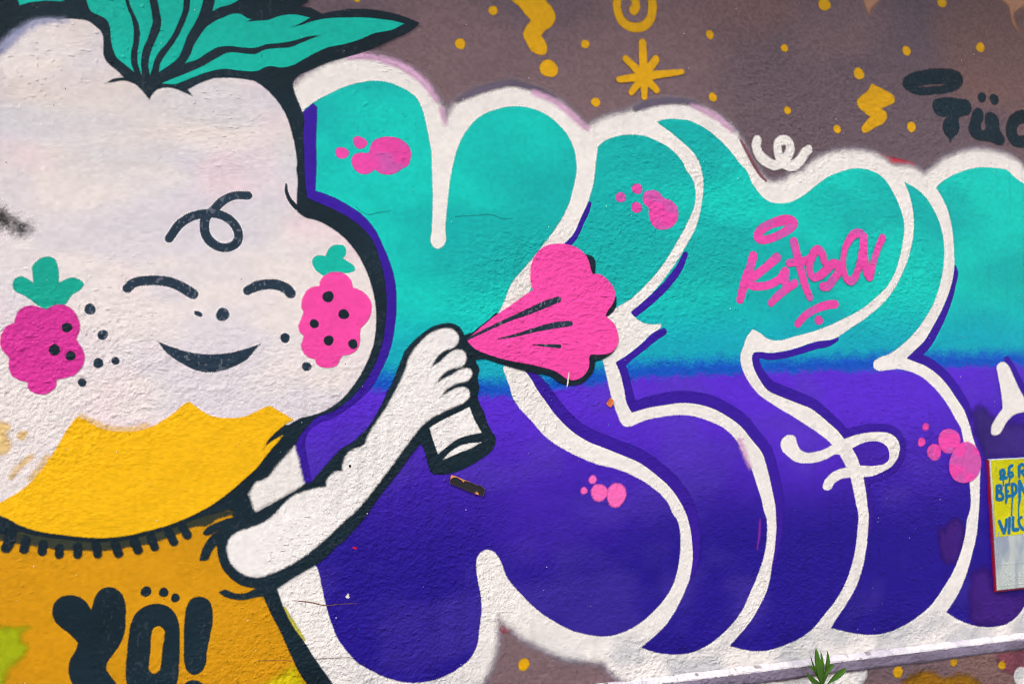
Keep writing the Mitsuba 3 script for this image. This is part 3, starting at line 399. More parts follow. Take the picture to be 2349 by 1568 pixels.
    ('painted_wall__character__arm_outline', 'poly', 'ink', 1.8, 7, 0, None, 'black outline of the raised arm, the can and the shirt edge', '3768 12425,3974 12601,4183 12740,4416 12811,4604 12814,4746 12747,4841 12610,4876 12541!,4984 12519!,5079 12204!,5104 12054,5132 11985,5188 11881,5152 11673,5188 11466,5152 11282,5181 11166,5296 10934,5369 10724,5466 10537,5550 10396,5514 10189,5273 9989,4963 9816,4609 9692,4375 9667,4170 9709,4096 9870,4015 10166,3945 10326!,3728 10085,3502 9779,3232 9456,3010 9178,2855 8949,2462 8510,2353 8396,2224 8328,2095 8184,1924 8044,1605 7872,1291 7702,1062 7559!,1168 7220!,1358 6820,1570 6500,1805 6112,2020 5789,2150 5587,2367 5275!,1766 5344!,1648 5642,1489 5909,1319 6290,1150 6689,962 7068,805 7431!,671 7427,409 7395,267 7421,86 7488,-25 7581!,85 7610,287 7525,469 7517,670 7596!,366 7697,184 7848,62 8003,-19 8197,-50 8367,-61 8503!,-170 8354,-229 8222,-377 8201!,-358 8303,-290 8486,-162 8666,7 8782!,-123 8731,-242 8677,-311 8706,-272 8798,-104 8897,116 8975!,253 8995!,236 9064!,354 9501!,578 9336!,661 9077,825 9154,1073 9281,1344 9429,1554 9571,1724 9629,1830 9754,2001 9944,2172 10134,2280 10245,2498 10366,2673 10515,2849 10688,3004 10929,3115 11127,3226 11371,3361 11638,3450 11862,3518 12042,3608 12244'),
    ('painted_wall__character__white_wedge', 'poly', 'white', 5, 7, 0, None, 'white wedge between the head and the arm', '1381 10337!,1456 10114,1510 9853,1571 9592!,1281 9421,969 9271,661 9109!,622 9143!,559 9358,528 9434!,658 9651!,863 9728,1069 9977,1256 10185'),
    ('painted_wall__character__face', 'poly', 'face', 2, 7, 0, None, 'white face with faint pink and blue mottling', '-4085 17536!,-3877 17718!,-3773 17870,-3562 18054,-3350 18261,-3170 18323,-2898 18359,-2623 18388,-2438 18379,-2288 18284,-2183 18172,-2154 17989,-2161 17823,-2123 17683,-2018 17570,-1904 17478,-1804 17380!,-1959 17344,-2128 17224!,-1959 17271,-1770 17317,-1617 17273,-1501 17184,-1404 17068,-1341 16980!,-1288 17100,-1192 17203,-1056 17254,-900 17248,-742 17199,-563 17131!,-653 17254!,-406 17412,-206 17506,97 17551,404 17555,608 17525,775 17418,964 17244,1113 17039,1219 16830,1305 16552,1371 16251,1399 16034,1394 15821,1412 15692,1407 15385,1404 15166,1416 14997!,1569 14891,1805 14837,2065 14717,2327 14530,2526 14316,2659 14121,2793 13858,2883 13615,2962 13305,2997 13015,2991 12680,2965 12457,2866 12130,2734 11841,2559 11555,2341 11293,2125 11120,1824 10972,1484 10887,1274 10766!,651 10780!,-56 10500!,-1614 10542!,-3079 9786!,-3432 9505!,-3781 9345!,-4058 9320!'),
    ('painted_wall__character__cone', 'poly', 'yellow', 2.2, 8, 0, None, 'yellow lower half of the head with a scalloped upper edge', '1368 10859!,1189 10973,1063 11050,917 11142!,772 11093,649 11031,447 10943,203 10916,-99 10943,-339 11052,-478 11159,-577 11244!,-675 11200,-850 11040,-1043 10899,-1235 10789,-1463 10718,-1804 10700,-2029 10736,-2253 10832,-2420 10946,-2527 10993!,-2638 10850,-2746 10672,-2852 10455,-2994 10220,-3135 10006,-3346 9757,-3573 9590,-3782 9472!,-4058 9359!,-4058 9326!,-3780 9253,-3657 9188,-3480 9070,-3249 8959,-2890 8869,-2527 8797,-2066 8743,-1692 8757,-1314 8827,-930 8918,-639 9026,-423 9119,-147 9265,152 9482,455 9744,656 9928,819 10135,963 10323,1066 10427,1160 10558!,983 10472,777 10282!,900 10496,1065 10663,1242 10806!'),
    ('painted_wall__character__crown_leaf', 'poly', 'teal', 1.2, 8, 0, None, None, '-3624 18792!,-3595 18635,-3564 18534!,-3425 18595,-3138 18672,-2810 18734,-2739 18907!'),
    ('painted_wall__character__crown_leaf_001', 'poly', 'teal', 1.2, 8, 0, None, None, '-2480 18940!,-2451 18779,-2422 18659,-2384 18581,-2252 18515,-2139 18467,-2063 18372,-2033 18210,-2022 18045,-1983 17884,-1925 17745,-1811 17653,-1696 17561,-1619 17502!,-1668 17668,-1670 17876,-1633 18089,-1636 18360,-1676 18543,-1744 18702,-1784 18863,-1804 19028!'),
    ('painted_wall__character__crown_leaf_002', 'poly', 'teal', 1.2, 8, 0, None, None, '-1756 19034!,-1716 18830,-1648 18651,-1570 18493,-1520 18290,-1528 18100,-1555 17889,-1553 17680,-1484 17457!,-1496 17728,-1469 17940,-1394 18136,-1337 18332,-1300 18483,-1321 18691,-1362 18917,-1373 19083!'),
    ('painted_wall__character__crown_leaf_003', 'poly', 'teal', 1.2, 8, 0, None, None, '-1227 19102!,-1216 18935,-1176 18729,-1145 18522,-1163 18352,-1220 18198,-1296 18000,-1352 17785,-1360 17616,-1334 17468!,-1293 17623,-1255 17774,-1179 17929,-1044 18112,-928 18316,-831 18560,-764 18759,-746 18994,-747 19164!'),
    ('painted_wall__character__crown_leaf_004', 'poly', 'teal', 1.2, 8, 0, None, None, '-619 19181!,-621 19010,-645 18794,-713 18574,-810 18329,-926 18104,-1081 17855,-1148 17722,-1176 17547!,-1021 17672,-845 17838,-749 18060,-671 18302,-554 18529,-476 18708,-417 18908,-388 19040,-379 19212!'),
    ('painted_wall__character__crown_leaf_005', 'poly', 'teal', 1.2, 8, 0, None, None, '-168 19239!,-177 19023,-216 18834!,-75 18929,87 18992,250 19099,454 19320!'),
    ('painted_wall__character__crown_leaf_006', 'poly', 'teal', 1.2, 8, 0, None, 'long teal leaf reaching to the right, split by a black vein', '-707 17764!,-609 17948,-551 18125,-453 18306,-314 18514,-194 18624,-13 18732,190 18832,313 18836,458 18767,524 18768!,396 18690!,601 18740,809 18776,1060 18894,1271 18948,1484 18949,1645 18929!,1485 18812,1247 18674!,1485 18764,1699 18864,1959 18946,2419 19024,2752 19064,3088 19070,3384 19060,3571 19034!,3316 18881,2932 18757,2642 18600,2311 18462,1983 18359,1746 18223,1532 18078,1319 17935,1129 17867,856 17865,607 17742,300 17722,-6 17723,-207 17670,-447 17561,-704 17429,-900 17336,-1119 17334!,-901 17452,-606 17609,-309 17788,-108 17937,94 18056,298 18067,605 18083,771 18183,1021 18243,1232 18277,1487 18404,1701 18517,1891 18609!,1615 18544,1295 18416,1021 18341,791 18294,604 18208,359 18182,72 18182,-130 18128,-310 18002,-509 17848'),
    ('painted_wall__character__hair_curl', 'stroke', 'ink2', 1.3, 8, 0, None, 'black looped curl on the forehead', '470 15270 151,214 15251 150,-8 15131 153,-168 14952 157,-307 14797 165,-335 14605 164,-284 14417 164,-102 14255 161,79 14230 162,241 14311 158,301 14463 159,239 14653 159,75 14816 158,-127 14880 157,-367 14868 156,-605 14782 155,-800 14625 154,-916 14452 150,-970 14362 145'),
    ('painted_wall__character__eye', 'stroke', 'ink2', 2, 8, 0, None, 'left closed eye, the wider one', '-1700 13391 158,-1593 13493 162,-1373 13544 169,-1123 13552 177,-889 13512 182,-692 13413 187,-534 13312 183'),
    ('painted_wall__character__eye_001', 'stroke', 'ink2', 2, 8, 0, None, 'right closed eye', '476 13404 159,634 13489 185,840 13534 190,1049 13526 196,1217 13451 196,1297 13366 188'),
    ('painted_wall__character__nostril', 'poly', 'ink2', 1.5, 8, 0, None, None, '-502 12976,-432 12977,-363 12926,-372 12884,-442 12893,-501 12934'),
    ('painted_wall__character__nostril_001', 'dots', 'ink2', 1.8, 8, 0, None, None, '12 12926 115 123'),
    ('painted_wall__character__mouth', 'poly', 'ink2', 1.8, 8, 0, None, 'dark smiling mouth', '-1142 12386!,-957 12309,-663 12210,-367 12154,-67 12155,235 12199,500 12274,641 12328,727 12357!,641 12271,440 12039,237 11929,35 11849,-225 11812,-464 11850,-701 11976,-897 12101,-1034 12225'),
    ('painted_wall__character__freckle', 'dots', 'ink2', 1.6, 8, 0, None, None, '-2333 12989 93 98'),
    ('painted_wall__character__freckle_001', 'dots', 'ink2', 1.6, 8, 0, None, None, '-2115 12514 86 90'),
    ('painted_wall__character__freckle_002', 'dots', 'ink2', 1.6, 8, 0, None, None, '-2184 11987 84 89'),
    ('painted_wall__character__freckle_003', 'dots', 'ink2', 1.6, 8, 0, None, None, '-1891 12028 64 72'),
    ('painted_wall__character__freckle_004', 'dots', 'ink2', 1.6, 8, 0, None, None, '-2454 11629 70 73'),
    ('painted_wall__character__freckle_005', 'dots', 'ink2', 1.6, 8, 0, None, None, '1191 12482 88 91'),
    ('painted_wall__character__freckle_006', 'dots', 'ink2', 1.6, 8, 0, None, None, '1616 11916 87 87'),
    ('painted_wall__character__cheek_fruit_stalk', 'poly', 'teal2', 1.8, 8, 0, None, 'teal leaves of the left cheek fruit', '-3059 12961!,-3186 13029,-3276 13107,-3437 13223,-3580 13299,-3620 13398,-3591 13508,-3494 13560,-3387 13524,-3279 13437!,-3290 13586,-3301 13746,-3230 13848,-3123 13922,-3033 13936,-2924 13879,-2887 13760,-2865 13458!,-2757 13522,-2648 13565,-2537 13538,-2448 13449,-2499 13357,-2644 13242,-2770 13057,-2933 12994!'),
    ('painted_wall__character__cheek_fruit', 'poly', 'magenta', 2, 8.6, 0, None, 'deep pink fruit on the left cheek', '-3068 12967!,-3221 13018,-3364 13026,-3488 12964,-3566 12823,-3582 12714!,-3696 12663,-3782 12523,-3807 12371,-3779 12234,-3654 12086!,-3661 11918,-3616 11779,-3509 11690,-3358 11639!,-3348 11540,-3258 11450,-3132 11415,-2989 11457,-2900 11556,-2880 11686!,-2738 11716,-2593 11765,-2484 11876,-2421 12037,-2441 12199,-2526 12361,-2563 12437!,-2524 12536,-2501 12637,-2539 12819,-2623 12959,-2752 13048,-2897 13055'),
    ('painted_wall__character__cheek_fruit_stalk_001', 'poly', 'teal', 1.6, 8, 0, None, 'teal leaves of the right cheek fruit', '1940 13739!,1832 13806,1745 13913,1719 14021,1766 14111,1873 14141,1981 14125!,2013 14230,2110 14344,2241 14371,2339 14353,2383 14244,2362 14155,2307 14104!,2439 14024,2549 13939,2561 13873,2484 13826,2330 13806,2200 13773'),
    ('painted_wall__character__cheek_fruit_001', 'poly', 'pink3', 1.8, 8.6, 0, None, 'bright pink fruit on the right cheek', '2199 13822,2069 13802,1940 13721,1876 13632,1855 13530!,1705 13496,1598 13406,1525 13251,1526 13055,1558 13008!,1495 12837,1453 12706,1475 12619,1560 12529!,1539 12446,1508 12344,1541 12214,1647 12106,1787 12058!,1808 11975,1905 11909,2056 11894,2208 11942,2272 12063,2316 12140!,2491 12173,2622 12284,2666 12418,2665 12566,2682 12695!,2797 12812,2874 12946,2903 13103,2873 13258,2795 13368,2662 13465,2518 13517!,2485 13649,2396 13757'),
    ('painted_wall__character__seed', 'dots', 'ink', 1.5, 9.2, 0, None, None, '-2717 12641 84 87'),
    ('painted_wall__character__seed_001', 'dots', 'ink', 1.5, 9.2, 0, None, None, '-2921 12228 92 100'),
    ('painted_wall__character__seed_002', 'dots', 'ink', 1.5, 9.2, 0, None, None, '-2651 12118 79 87'),
    ('painted_wall__character__seed_003', 'dots', 'ink', 1.5, 9.2, 0, None, None, '2028 13317 108 105'),
    ('painted_wall__character__seed_004', 'dots', 'ink', 1.5, 9.2, 0, None, None, '2341 12971 101 99'),
    ('painted_wall__character__seed_005', 'dots', 'ink', 1.5, 9.2, 0, None, None, '1757 12771 86 87'),
    ('painted_wall__character__seed_006', 'dots', 'ink', 1.5, 9.2, 0, None, None, '2043 12439 95 97'),
    ('painted_wall__character__seed_007', 'dots', 'ink', 1.5, 9.2, 0, None, None, '2529 12372 92 93'),
    ('painted_wall__character__arm', 'poly', 'white2', 3.6, 8, 0, None, 'white raised arm with a fist', '3929 12426,4136 12603,4369 12692,4557 12705,4675 12631,4739 12517,4722 12409,4605 12305,4417 12236,4277 12110,4138 11879!,4347 12019,4534 12179,4723 12260,4853 12226,4901 12088,4865 11962,4747 11893!,4558 11848,4371 11723,4227 11538!,4418 11655,4605 11745,4794 11854,4949 11870,5027 11778,4996 11674,4889 11595!,4653 11539,4465 11426,4332 11264!,4512 11376,4724 11465,4866 11468,4966 11399,4978 11284,4866 11170,4606 11055,4372 10950,4140 10840,3956 10686,3750 10443,3546 10180,3366 9940,3164 9681,2965 9423,2788 9210,2569 8979,2352 8801,2136 8595,1815 8332,1604 8173,1289 8001,977 7874,669 7812,426 7893,263 8031,161 8206,125 8418,179 8604,299 8702,481 8755,663 8812,868 8903,1033 9033,1199 9221,1387 9363,1661 9458,1831 9494,2013 9514!,2013 9617,2088 9723,2195 9806,2341 9807!,2336 9932,2368 10062,2455 10191,2564 10254,2696 10283,2784 10336!,2828 10467,2960 10708,3116 10927,3272 11170,3451 11503,3587 11794,3677 12064,3791 12268'),
    ('painted_wall__character__can_label', 'poly', 'white2', 1.8, 8, 0, None, 'white label of the painted spray can', '4117 10637!,4373 10786,4654 10910,4973 11059!,5081 10799,5242 10515!,4962 10469,4725 10395,4490 10242,4299 10094!,4211 10341'),
    ('painted_wall__character__can_highlight', 'poly', 'white2', 1.8, 8, 0, None, 'white glint at the foot of the painted can', '4404 9968!,4561 10126,4749 10235,4962 10293,5230 10308!,5034 10203,4796 10119'),
    ('painted_wall__character__stitch', 'stroke', 'ink', 2.2, 7.4, 0, None, None, '-3595 8960 159,-3615 8806 181,-3666 8654 169'),
    ('painted_wall__character__stitch_001', 'stroke', 'ink', 2.2, 7.4, 0, None, None, '-3357 8790 137,-3383 8612 150'),
    ('painted_wall__character__stitch_002', 'stroke', 'ink', 2.2, 7.4, 0, None, None, '-3074 8688 142,-3087 8552 152'),
    ('painted_wall__character__stitch_003', 'stroke', 'ink', 2.2, 7.4, 0, None, None, '-2807 8599 139,-2806 8478 143'),
    ('painted_wall__character__stitch_004', 'stroke', 'ink', 2.2, 7.4, 0, None, None, '-2506 8616 140,-2498 8457 145'),
    ('painted_wall__character__stitch_005', 'stroke', 'ink', 2.2, 7.4, 0, None, None, '-2192 8621 141,-2161 8442 141'),
    ('painted_wall__character__stitch_006', 'stroke', 'ink', 2.2, 7.4, 0, None, None, '-1861 8600 143,-1805 8424 148'),
    ('painted_wall__character__stitch_007', 'stroke', 'ink', 2.2, 7.4, 0, None, None, '-1536 8646 157,-1466 8469 150'),
    ('painted_wall__character__stitch_008', 'stroke', 'ink', 2.2, 7.4, 0, None, None, '-1246 8700 151,-1177 8511 143'),
    ('painted_wall__character__stitch_009', 'stroke', 'ink', 2.2, 7.4, 0, None, None, '-929 8774 148,-840 8583 144'),
    ('painted_wall__character__stitch_010', 'stroke', 'ink', 2.2, 7.4, 0, None, None, '-686 8863 145,-601 8703 153'),
    ('painted_wall__character__lettering', 'poly', 'ink', 1.8, 7.4, 0, None, 'black letter Y on the shirt', '-2260 7412!,-2350 7574,-2479 7684,-2625 7722,-2769 7698,-2877 7597,-2911 7462,-2873 7300,-2764 7151,-2618 7019,-2474 6846!,-2506 6730,-2595 6560,-2629 6384,-2610 6243,-2563 6105,-2423 5786!,-1664 5698!,-1826 6024,-1930 6190,-2002 6319,-1979 6437,-1878 6587,-1768 6758,-1695 6953,-1678 7194,-1680 7458,-1719 7623,-1814 7752,-1964 7824,-2112 7775,-2203 7642,-2239 7505'),
    ('painted_wall__character__lettering_001', 'poly', 'ink', 1.8, 7.4, 0, None, 'black letter O on the shirt', '-1149 7444,-1339 7409,-1490 7300,-1574 7124,-1618 6845,-1644 6544,-1660 6242,-1639 6004,-1533 5763,-1191 5643,-884 5689,-770 5908,-734 6247,-726 6760,-740 7029,-800 7220,-937 7375|-1107 7032,-1193 6988,-1230 6849,-1237 6605,-1264 6343,-1253 6199,-1176 6134,-1081 6181,-1043 6320,-1026 6584,-990 6785,-991 6929'),
    ('painted_wall__character__lettering_002', 'poly', 'ink', 1.8, 7.4, 0, None, 'black stroke of the exclamation mark', '-372 7515,-509 7484,-596 7347,-624 7163,-642 6938,-640 6649,-627 6277,-577 6128,-459 6043,-341 6082,-263 6198,-235 6444,-178 6750,-131 7058,-142 7267,-213 7440'),
    ('painted_wall__character__lettering_003', 'dots', 'ink', 1.8, 7.4, 0, None, 'black dot of the exclamation mark', '-472 5704 226 243'),
    ('painted_wall__character__lettering_dot', 'dots', 'ink', 1.8, 7.4, 0, None, None, '-1323 7689 88 94'),
    ('painted_wall__character__lettering_dot_001', 'dots', 'ink', 1.8, 7.4, 0, None, None, '-1012 7648 83 88'),
    ('painted_wall__character__lettering_dot_002', 'dots', 'ink', 1.8, 7.4, 0, None, None, '-806 7529 76 80'),
    ('painted_wall__spray_cloud__outline', 'poly', 'ink', 1.3, 7.6, 0, None, 'black underline of the pink cloud', '4841 12564!,5055 12635!,5440 12941,5586 13048,5634 12991!,5319 12591!,5926 12300!,7437 12212!,8327 12336!,8380 12410!,8300 12239,8062 12081,7844 12016!,7826 11852,7695 11660,7539 11541,7333 11495,7154 11508,6975 11569,6849 11669,6371 11773,5926 11891,5562 11996,5320 12066,5104 12054!,4912 12157!,4841 12364!'),
    ('painted_wall__spray_cloud__outline_001', 'stroke', 'ink', 2, 7.6, 0, None, None, '7675 14326 100,7766 14269 151,7799 14137 141,7799 13992 126'),
    ('painted_wall__spray_cloud__outline_002', 'stroke', 'ink', 2, 7.6, 0, None, None, '8343 13424 76,8290 13252 140,8144 13104 152,7999 13041 141'),
    ('painted_wall__spray_cloud', 'poly', 'pink3', 1.5, 8.2, 0, None, 'bright pink paint cloud puffing from the can', '4924 12484!,5199 12717,5561 13001,5926 13241,6148 13399,6392 13565!,6335 13828,6353 14065,6448 14305,6624 14490,6877 14579,7132 14589,7390 14532,7597 14396,7700 14230,7765 14015,7796 13948!,7962 13948,8172 13809,8304 13642,8338 13472,8277 13300,8144 13128,8104 13030!,8302 12863,8394 12670,8412 12475,8327 12288,8168 12195,7957 12170,7748 12174!,7709 12117,7709 11972,7669 11828,7540 11685,7359 11614,7179 11639,7026 11735,6899 11811,6672 11878,6297 11961,5926 12025,5562 12113,5271 12205,5055 12319,4948 12422!'),
    ('painted_wall__spray_cloud__ray', 'stroke', 'ink2', 1.6, 8.8, 0, None, None, '4936 12495 47,5440 12732 62,5926 12948 82,6297 13095 126,6673 13256 152,6978 13370 123'),
    ('painted_wall__spray_cloud__ray_001', 'stroke', 'ink2', 1.6, 8.8, 0, None, None, '5610 12501 24,5926 12562 48,6422 12696 92,6926 12809 128,7258 12849 109'),
    ('painted_wall__spray_cloud__ray_002', 'stroke', 'ink2', 1.6, 8.8, 0, None, None, '6397 12378 19,6673 12363 49,7002 12346 84'),
    ('painted_wall__letter__paint_chip', 'poly', 'chip', 0.8, 5, 0, None, 'small chip of white plaster in the purple', '2402 7292!,2445 7354!,2484 7340!,2467 7297!,2493 7273!,2467 7254!,2423 7264!'),
    ('painted_wall__letter__paint_chip_001', 'poly', 'red3', 0.8, 5, 0, None, 'small red paint chip', '2528 8270!,2583 8279!,2642 8247!,2594 8222!'),
    ('painted_wall__character__soot_mark', 'poly', 'soot', 22, 8.6, 0, None, 'sooty black smudge at the left edge', '-4053 14807!,-3843 14719,-3701 14627,-3523 14536,-3415 14441,-3486 14378,-3664 14450,-3840 14521,-4050 14530!'),
    ('painted_wall__character__yellow_smudge', 'poly', 'smudge', 5, 7.6, 0, None, 'faint yellow smudge on the white', '-3498 10711,-3437 10749,-3348 10727,-3374 10668,-3444 10591,-3488 10612'),
    ('painted_wall__character__yellow_smudge_001', 'poly', 'smudge', 9, 7.6, 0, None, 'faint yellow smudge at the left edge', '-3973 10918!,-3729 10903,-3640 10832,-3709 10736,-3636 10478,-3722 10362,-3966 10370!'),
    ('painted_wall__character__hair_hook', 'stroke', 'ink', 1.5, 7.4, 0, None, 'small hook at the nape of the head', '1195 15536 26,1208 15373 56,1281 15214 73,1402 15083 95'),
    ('painted_wall__character__lilac_edge', 'stroke', 'lilac', 11, 7.3, 0, None, 'lilac blue haze along the upper left edge of the face', '-3980 17547 93,-3842 17702 113,-3667 17922 113,-3456 18137 95,-3296 18243 76,-3080 18309 58,-2806 18342 39'),
    ('painted_wall__overspray', 'poly', 'haze', 15, 1.8, 0, None, 'thin grey overspray around the white outline', 'OUTLINE+5'),
    ('painted_wall__pink_rim', 'stroke', 'rim', 8, 2.4, 0, None, None, '3091 18254 113,3386 18194 137,3661 18085 138,3892 17937 129,4079 17760 106,4266 17501 70'),
    ('painted_wall__pink_rim_001', 'stroke', 'rim', 8, 2.4, 0, None, None, '2444 18230 89,2754 18281 112,2978 18269 90'),
    ('painted_wall__pink_rim_002', 'stroke', 'rim', 8, 2.4, 0, None, None, '4361 17325 47,4408 17167 61,4436 17031 33'),
    ('painted_wall__pink_rim_003', 'stroke', 'rim', 8, 2.4, 0, None, None, '6425 17865 74,6753 17776 89,7008 17666 99,7265 17496 100,7498 17310 100,7680 17184 76'),
    ('painted_wall__pink_rim_004', 'stroke', 'rim', 8, 2.4, 0, None, None, '10296 17929 54,10609 17837 92,11011 17667 93,11358 17426 82'),
    ('painted_wall__pink_rim_005', 'stroke', 'rose', 3, 2.4, 0, None, None, '11592 17213 39,11767 16942 61,11972 16620 67,12149 16406 56,12268 16310 39'),
    ('painted_wall__pink_rim_006', 'stroke', 'rim', 8, 5.2, 0, None, None, '11501 10216 49,11602 9960 82,11717 9702 66,11789 9547 33'),
    ('painted_wall__pink_rim_007', 'stroke', 'streak', 3, 5.2, 0, None, None, '12046 8321 38,12022 7966 60,11967 7639 33'),
    ('painted_wall__blue_shade', 'stroke', 'bluegrey', 8, 2.3, 0, None, None, '8854 17720 104,9154 17847 131,9595 17961 132,10043 18002 107,10382 17982 81'),
    ('painted_wall__blue_shade_001', 'stroke', 'bluegrey', 8, 2.3, 0, None, None, '4715 17542 56,4954 17680 104,5267 17827 119,5608 17942 120,5926 18020 107,6224 17989 98,6551 17925 84,6881 17799 74'),
    ('painted_wall__hairline_crack', 'stroke', 'crack', 0.7, 5.6, 0, None, None, '720 6189 10,1509 6130 11,1848 6112 13,2559 6071 11'),
    ('painted_wall__hairline_crack_001', 'stroke', 'crack', 0.7, 5.6, 0, None, None, '1356 7305 11,1757 7227 19,2014 7150 17,2272 7154 13,2620 7143 13'),
    ('painted_wall__hairline_crack_002', 'stroke', 'crack2', 0.7, 5.6, 0, None, None, '2578 15164 13,2678 15080 13,2811 15020 13,3012 15064 13,3305 15131 11'),
    ('painted_wall__hairline_crack_003', 'stroke', 'crack2', 0.7, 5.6, 0, None, None, '4671 15069 12,5077 15113 14,5512 15140 17,5707 15075 19,5926 15095 14'),
    ('painted_wall__scratch', 'stroke', 'chip', 0.7, 8.8, 0, None, 'pale scratch across the foot of the pink cloud', '7228 11777 20,7210 11663 25,7195 11543 35,7179 11467 15'),
    ('painted_wall__character__nail_hole', 'dots', 'soot', 0.8, 8.8, 0, None, None, '2478 9909 24 29'),
    ('painted_wall__character__yellow_fringe', 'stroke', 'lime3', 3, 6.6, 0, None, 'yellow green fringe beside the shirt edge', '1200 7175 51,1358 6884 68,1506 6635 72,1591 6509 43'),
    ('painted_wall__character__orange_streak', 'stroke', 'smudge', 8, 7.6, 0, None, None, '-3612 9926 30,-3456 10137 49,-3281 10289 34'),
    ('painted_wall__character__orange_streak_001', 'stroke', 'smudge', 9, 7.6, 0, None, None, '-3294 9874 56,-3136 10086 68,-3013 10280 49'),
    ('painted_wall__character__orange_streak_002', 'stroke', 'smudge', 8, 7.6, 0, None, None, '-2475 11008 38,-2253 10872 70,-1992 10765 86,-1710 10728 79,-1331 10802 52'),
]
CABINET = [
    ('yellow_paint', 'poly', 'cabinet_yellow', 1.5, '18659 9662!,22963 9747!,22915 7428!,19922 7542!,19700 7528,19338 7517,18944 7503!,18714 7492!'),
    ('painted_letter_2', 'stroke', 'cabinet_blue', 1.0, '19164 9184 95,19166 9128 95,19175 9072 79,19164 8989 71;19164 9184 95,19257 9212 95,19292 9138 98,19246 9055 98,19164 9003 95,19263 9013 95,19362 9009 83;19245 8986 48,19253 8901 44,19251 8818 41'),
    ('painted_letter_6', 'stroke', 'cabinet_blue', 1.0, '19557 9321 88,19475 9285 95,19437 9188 87,19435 9083 95,19498 9025 88,19566 9078 88,19536 9142 76,19454 9138 64;19492 9018 57,19460 8949 48,19441 8873 41'),
    ('painted_letter_r', 'stroke', 'cabinet_blue', 1.0, '19782 9020 72,19790 9161 96,19798 9287 106,19875 9338 88,19975 9295 84,19974 9196 80,19872 9158 77,19971 9027 77'),
    ('painted_letter_b', 'stroke', 'cabinet_blue', 1.0, '19040 8799 98,19037 8645 98,19031 8492 98;19040 8810 95,19161 8805 92,19187 8736 87,19070 8665 87;19087 8660 87,19212 8596 92,19228 8497 98,19120 8460 95,19031 8486 95'),
    ('painted_letter_e', 'stroke', 'cabinet_blue', 1.0, '19341 8821 92,19339 8660 87,19354 8505 87,19325 8367 57;19341 8828 82,19450 8840 79;19357 8662 70,19411 8664 64;19364 8536 79,19490 8541 83'),
    ('painted_letter_d', 'stroke', 'cabinet_blue', 1.0, '19540 8833 83,19547 8693 83,19562 8538 83;19540 8845 76,19648 8815 93,19683 8701 93,19626 8584 88,19562 8538 83;19549 8510 54,19531 8301 45,19512 8043 48'),
    ('painted_letter_n', 'stroke', 'cabinet_blue', 1.0, '19791 8900 109,19788 8710 109,19787 8429 88,19757 8262 48,19744 7995 45;19812 8850 109,19937 8647 106,20026 8516 96;20041 8841 100,20035 8516 96'),
    ('painted_letter_v', 'stroke', 'cabinet_blue', 1.0, '19102 7904 95,19163 7775 101,19246 7603 95;19345 7933 89,19324 7780 92,19268 7602 89'),
    ('painted_letter_i', 'stroke', 'cabinet_blue', 1.0, '19444 7962 98,19432 7774 102,19420 7600 101'),
    ('painted_letter_l', 'stroke', 'cabinet_blue', 1.0, '19558 7984 86,19556 7809 86,19566 7672 102,19720 7659 96'),
    ('painted_letter_c', 'stroke', 'cabinet_blue', 1.0, '19834 7974 80,19752 7925 86,19768 7797 89,19884 7661 96,19993 7640 90'),
]
SCRAPS = [
    ('torn_tape', 'm_cardboard', 0.0008, -0.0052, {'label': 'torn strip of black tape with cardboard showing at its corners, stuck below the painted can', 'category': 'tape'}, '4573 9640!,4607 9642!,4648 9632,4699 9610,4803 9561,4875 9533!,5000 9480,5105 9433,5147 9412!,5236 9411!,5252 9371!,5309 9324!,5312 9288!,5294 9239!,5267 9174!,5168 9207!,5063 9249,4907 9311,4803 9361,4648 9427,4537 9477!,4555 9526!,4565 9570!'),
    ('torn_tape__black_film', 'm_tape', 0.0004, -0.0068, {'label': 'torn black film'}, '4564 9557!,4623 9595!,4695 9594,4747 9565,4799 9528,4843 9479!,4871 9520!,4996 9480,5100 9433,5142 9412!,5229 9412!,5244 9374!,5302 9326!,5305 9291!,5286 9241!,5260 9180!,5168 9209!,5174 9246!,5132 9296!,5100 9275!,5085 9245!,4903 9314,4799 9363,4644 9431,4537 9480!,4554 9528!'),
    ('paper_scrap', 'm_orange_scrap', 0.0012, -0.0045, {'label': 'tiny orange scrap of paper beside the white zigzag line', 'category': 'scrap'}, '8107 11091!,8208 11218!,8292 11149!,8273 11064!,8228 11000!,8154 11030!'),
]
WEED = {'base': ((1.3199), -0.075, (0.4565)), 'leaves': [(((1.3114), -0.063, (0.5416)), (-0.004, 0, 0), 0.0085, (1.3,)), (((1.2924), -0.089, (0.5376)), (-0.003, -0.004, 0), 0.0105, (1.25,)), (((1.3304), -0.055, (0.5296)), (0.002, 0, 0), 0.0045, (1.2,)), (((1.3368), -0.071, (0.5338)), (0.005, 0, 0), 0.0062, (1.2,)), (((1.3038), -0.053, (0.5213)), (-0.004, 0, 0), 0.0028, (1.0,)), (((1.348), -0.081, (0.5029)), (0.0, 0, 0.008), 0.0062, (0.9, (1.3218), -0.075, (0.4738))), (((1.383), -0.079, (0.4913)), (-0.002, 0, 0.001), 0.0075, (1.6, (1.3303), -0.075, (0.4568))), (((1.2863), -0.063, (0.5043)), (0.01, 0, 0.0), 0.0042, (0.8, (1.3165), -0.075, (0.4656))), (((1.2755), -0.077, (0.4925)), (-0.003, 0, -0.005), 0.0064, (1.0, (1.319), -0.075, (0.4581)))]}

regions, fills, stack, done = {}, [], [], []
rs = np.random.RandomState(5)


def flecks(n, lo, hi):
    return unary_union([Point(rs.uniform(-0.38, 2.0), rs.uniform(LEDGE + 0.03, 2.05)).buffer(rs.uniform(lo, hi), 4) for _ in range(n)])


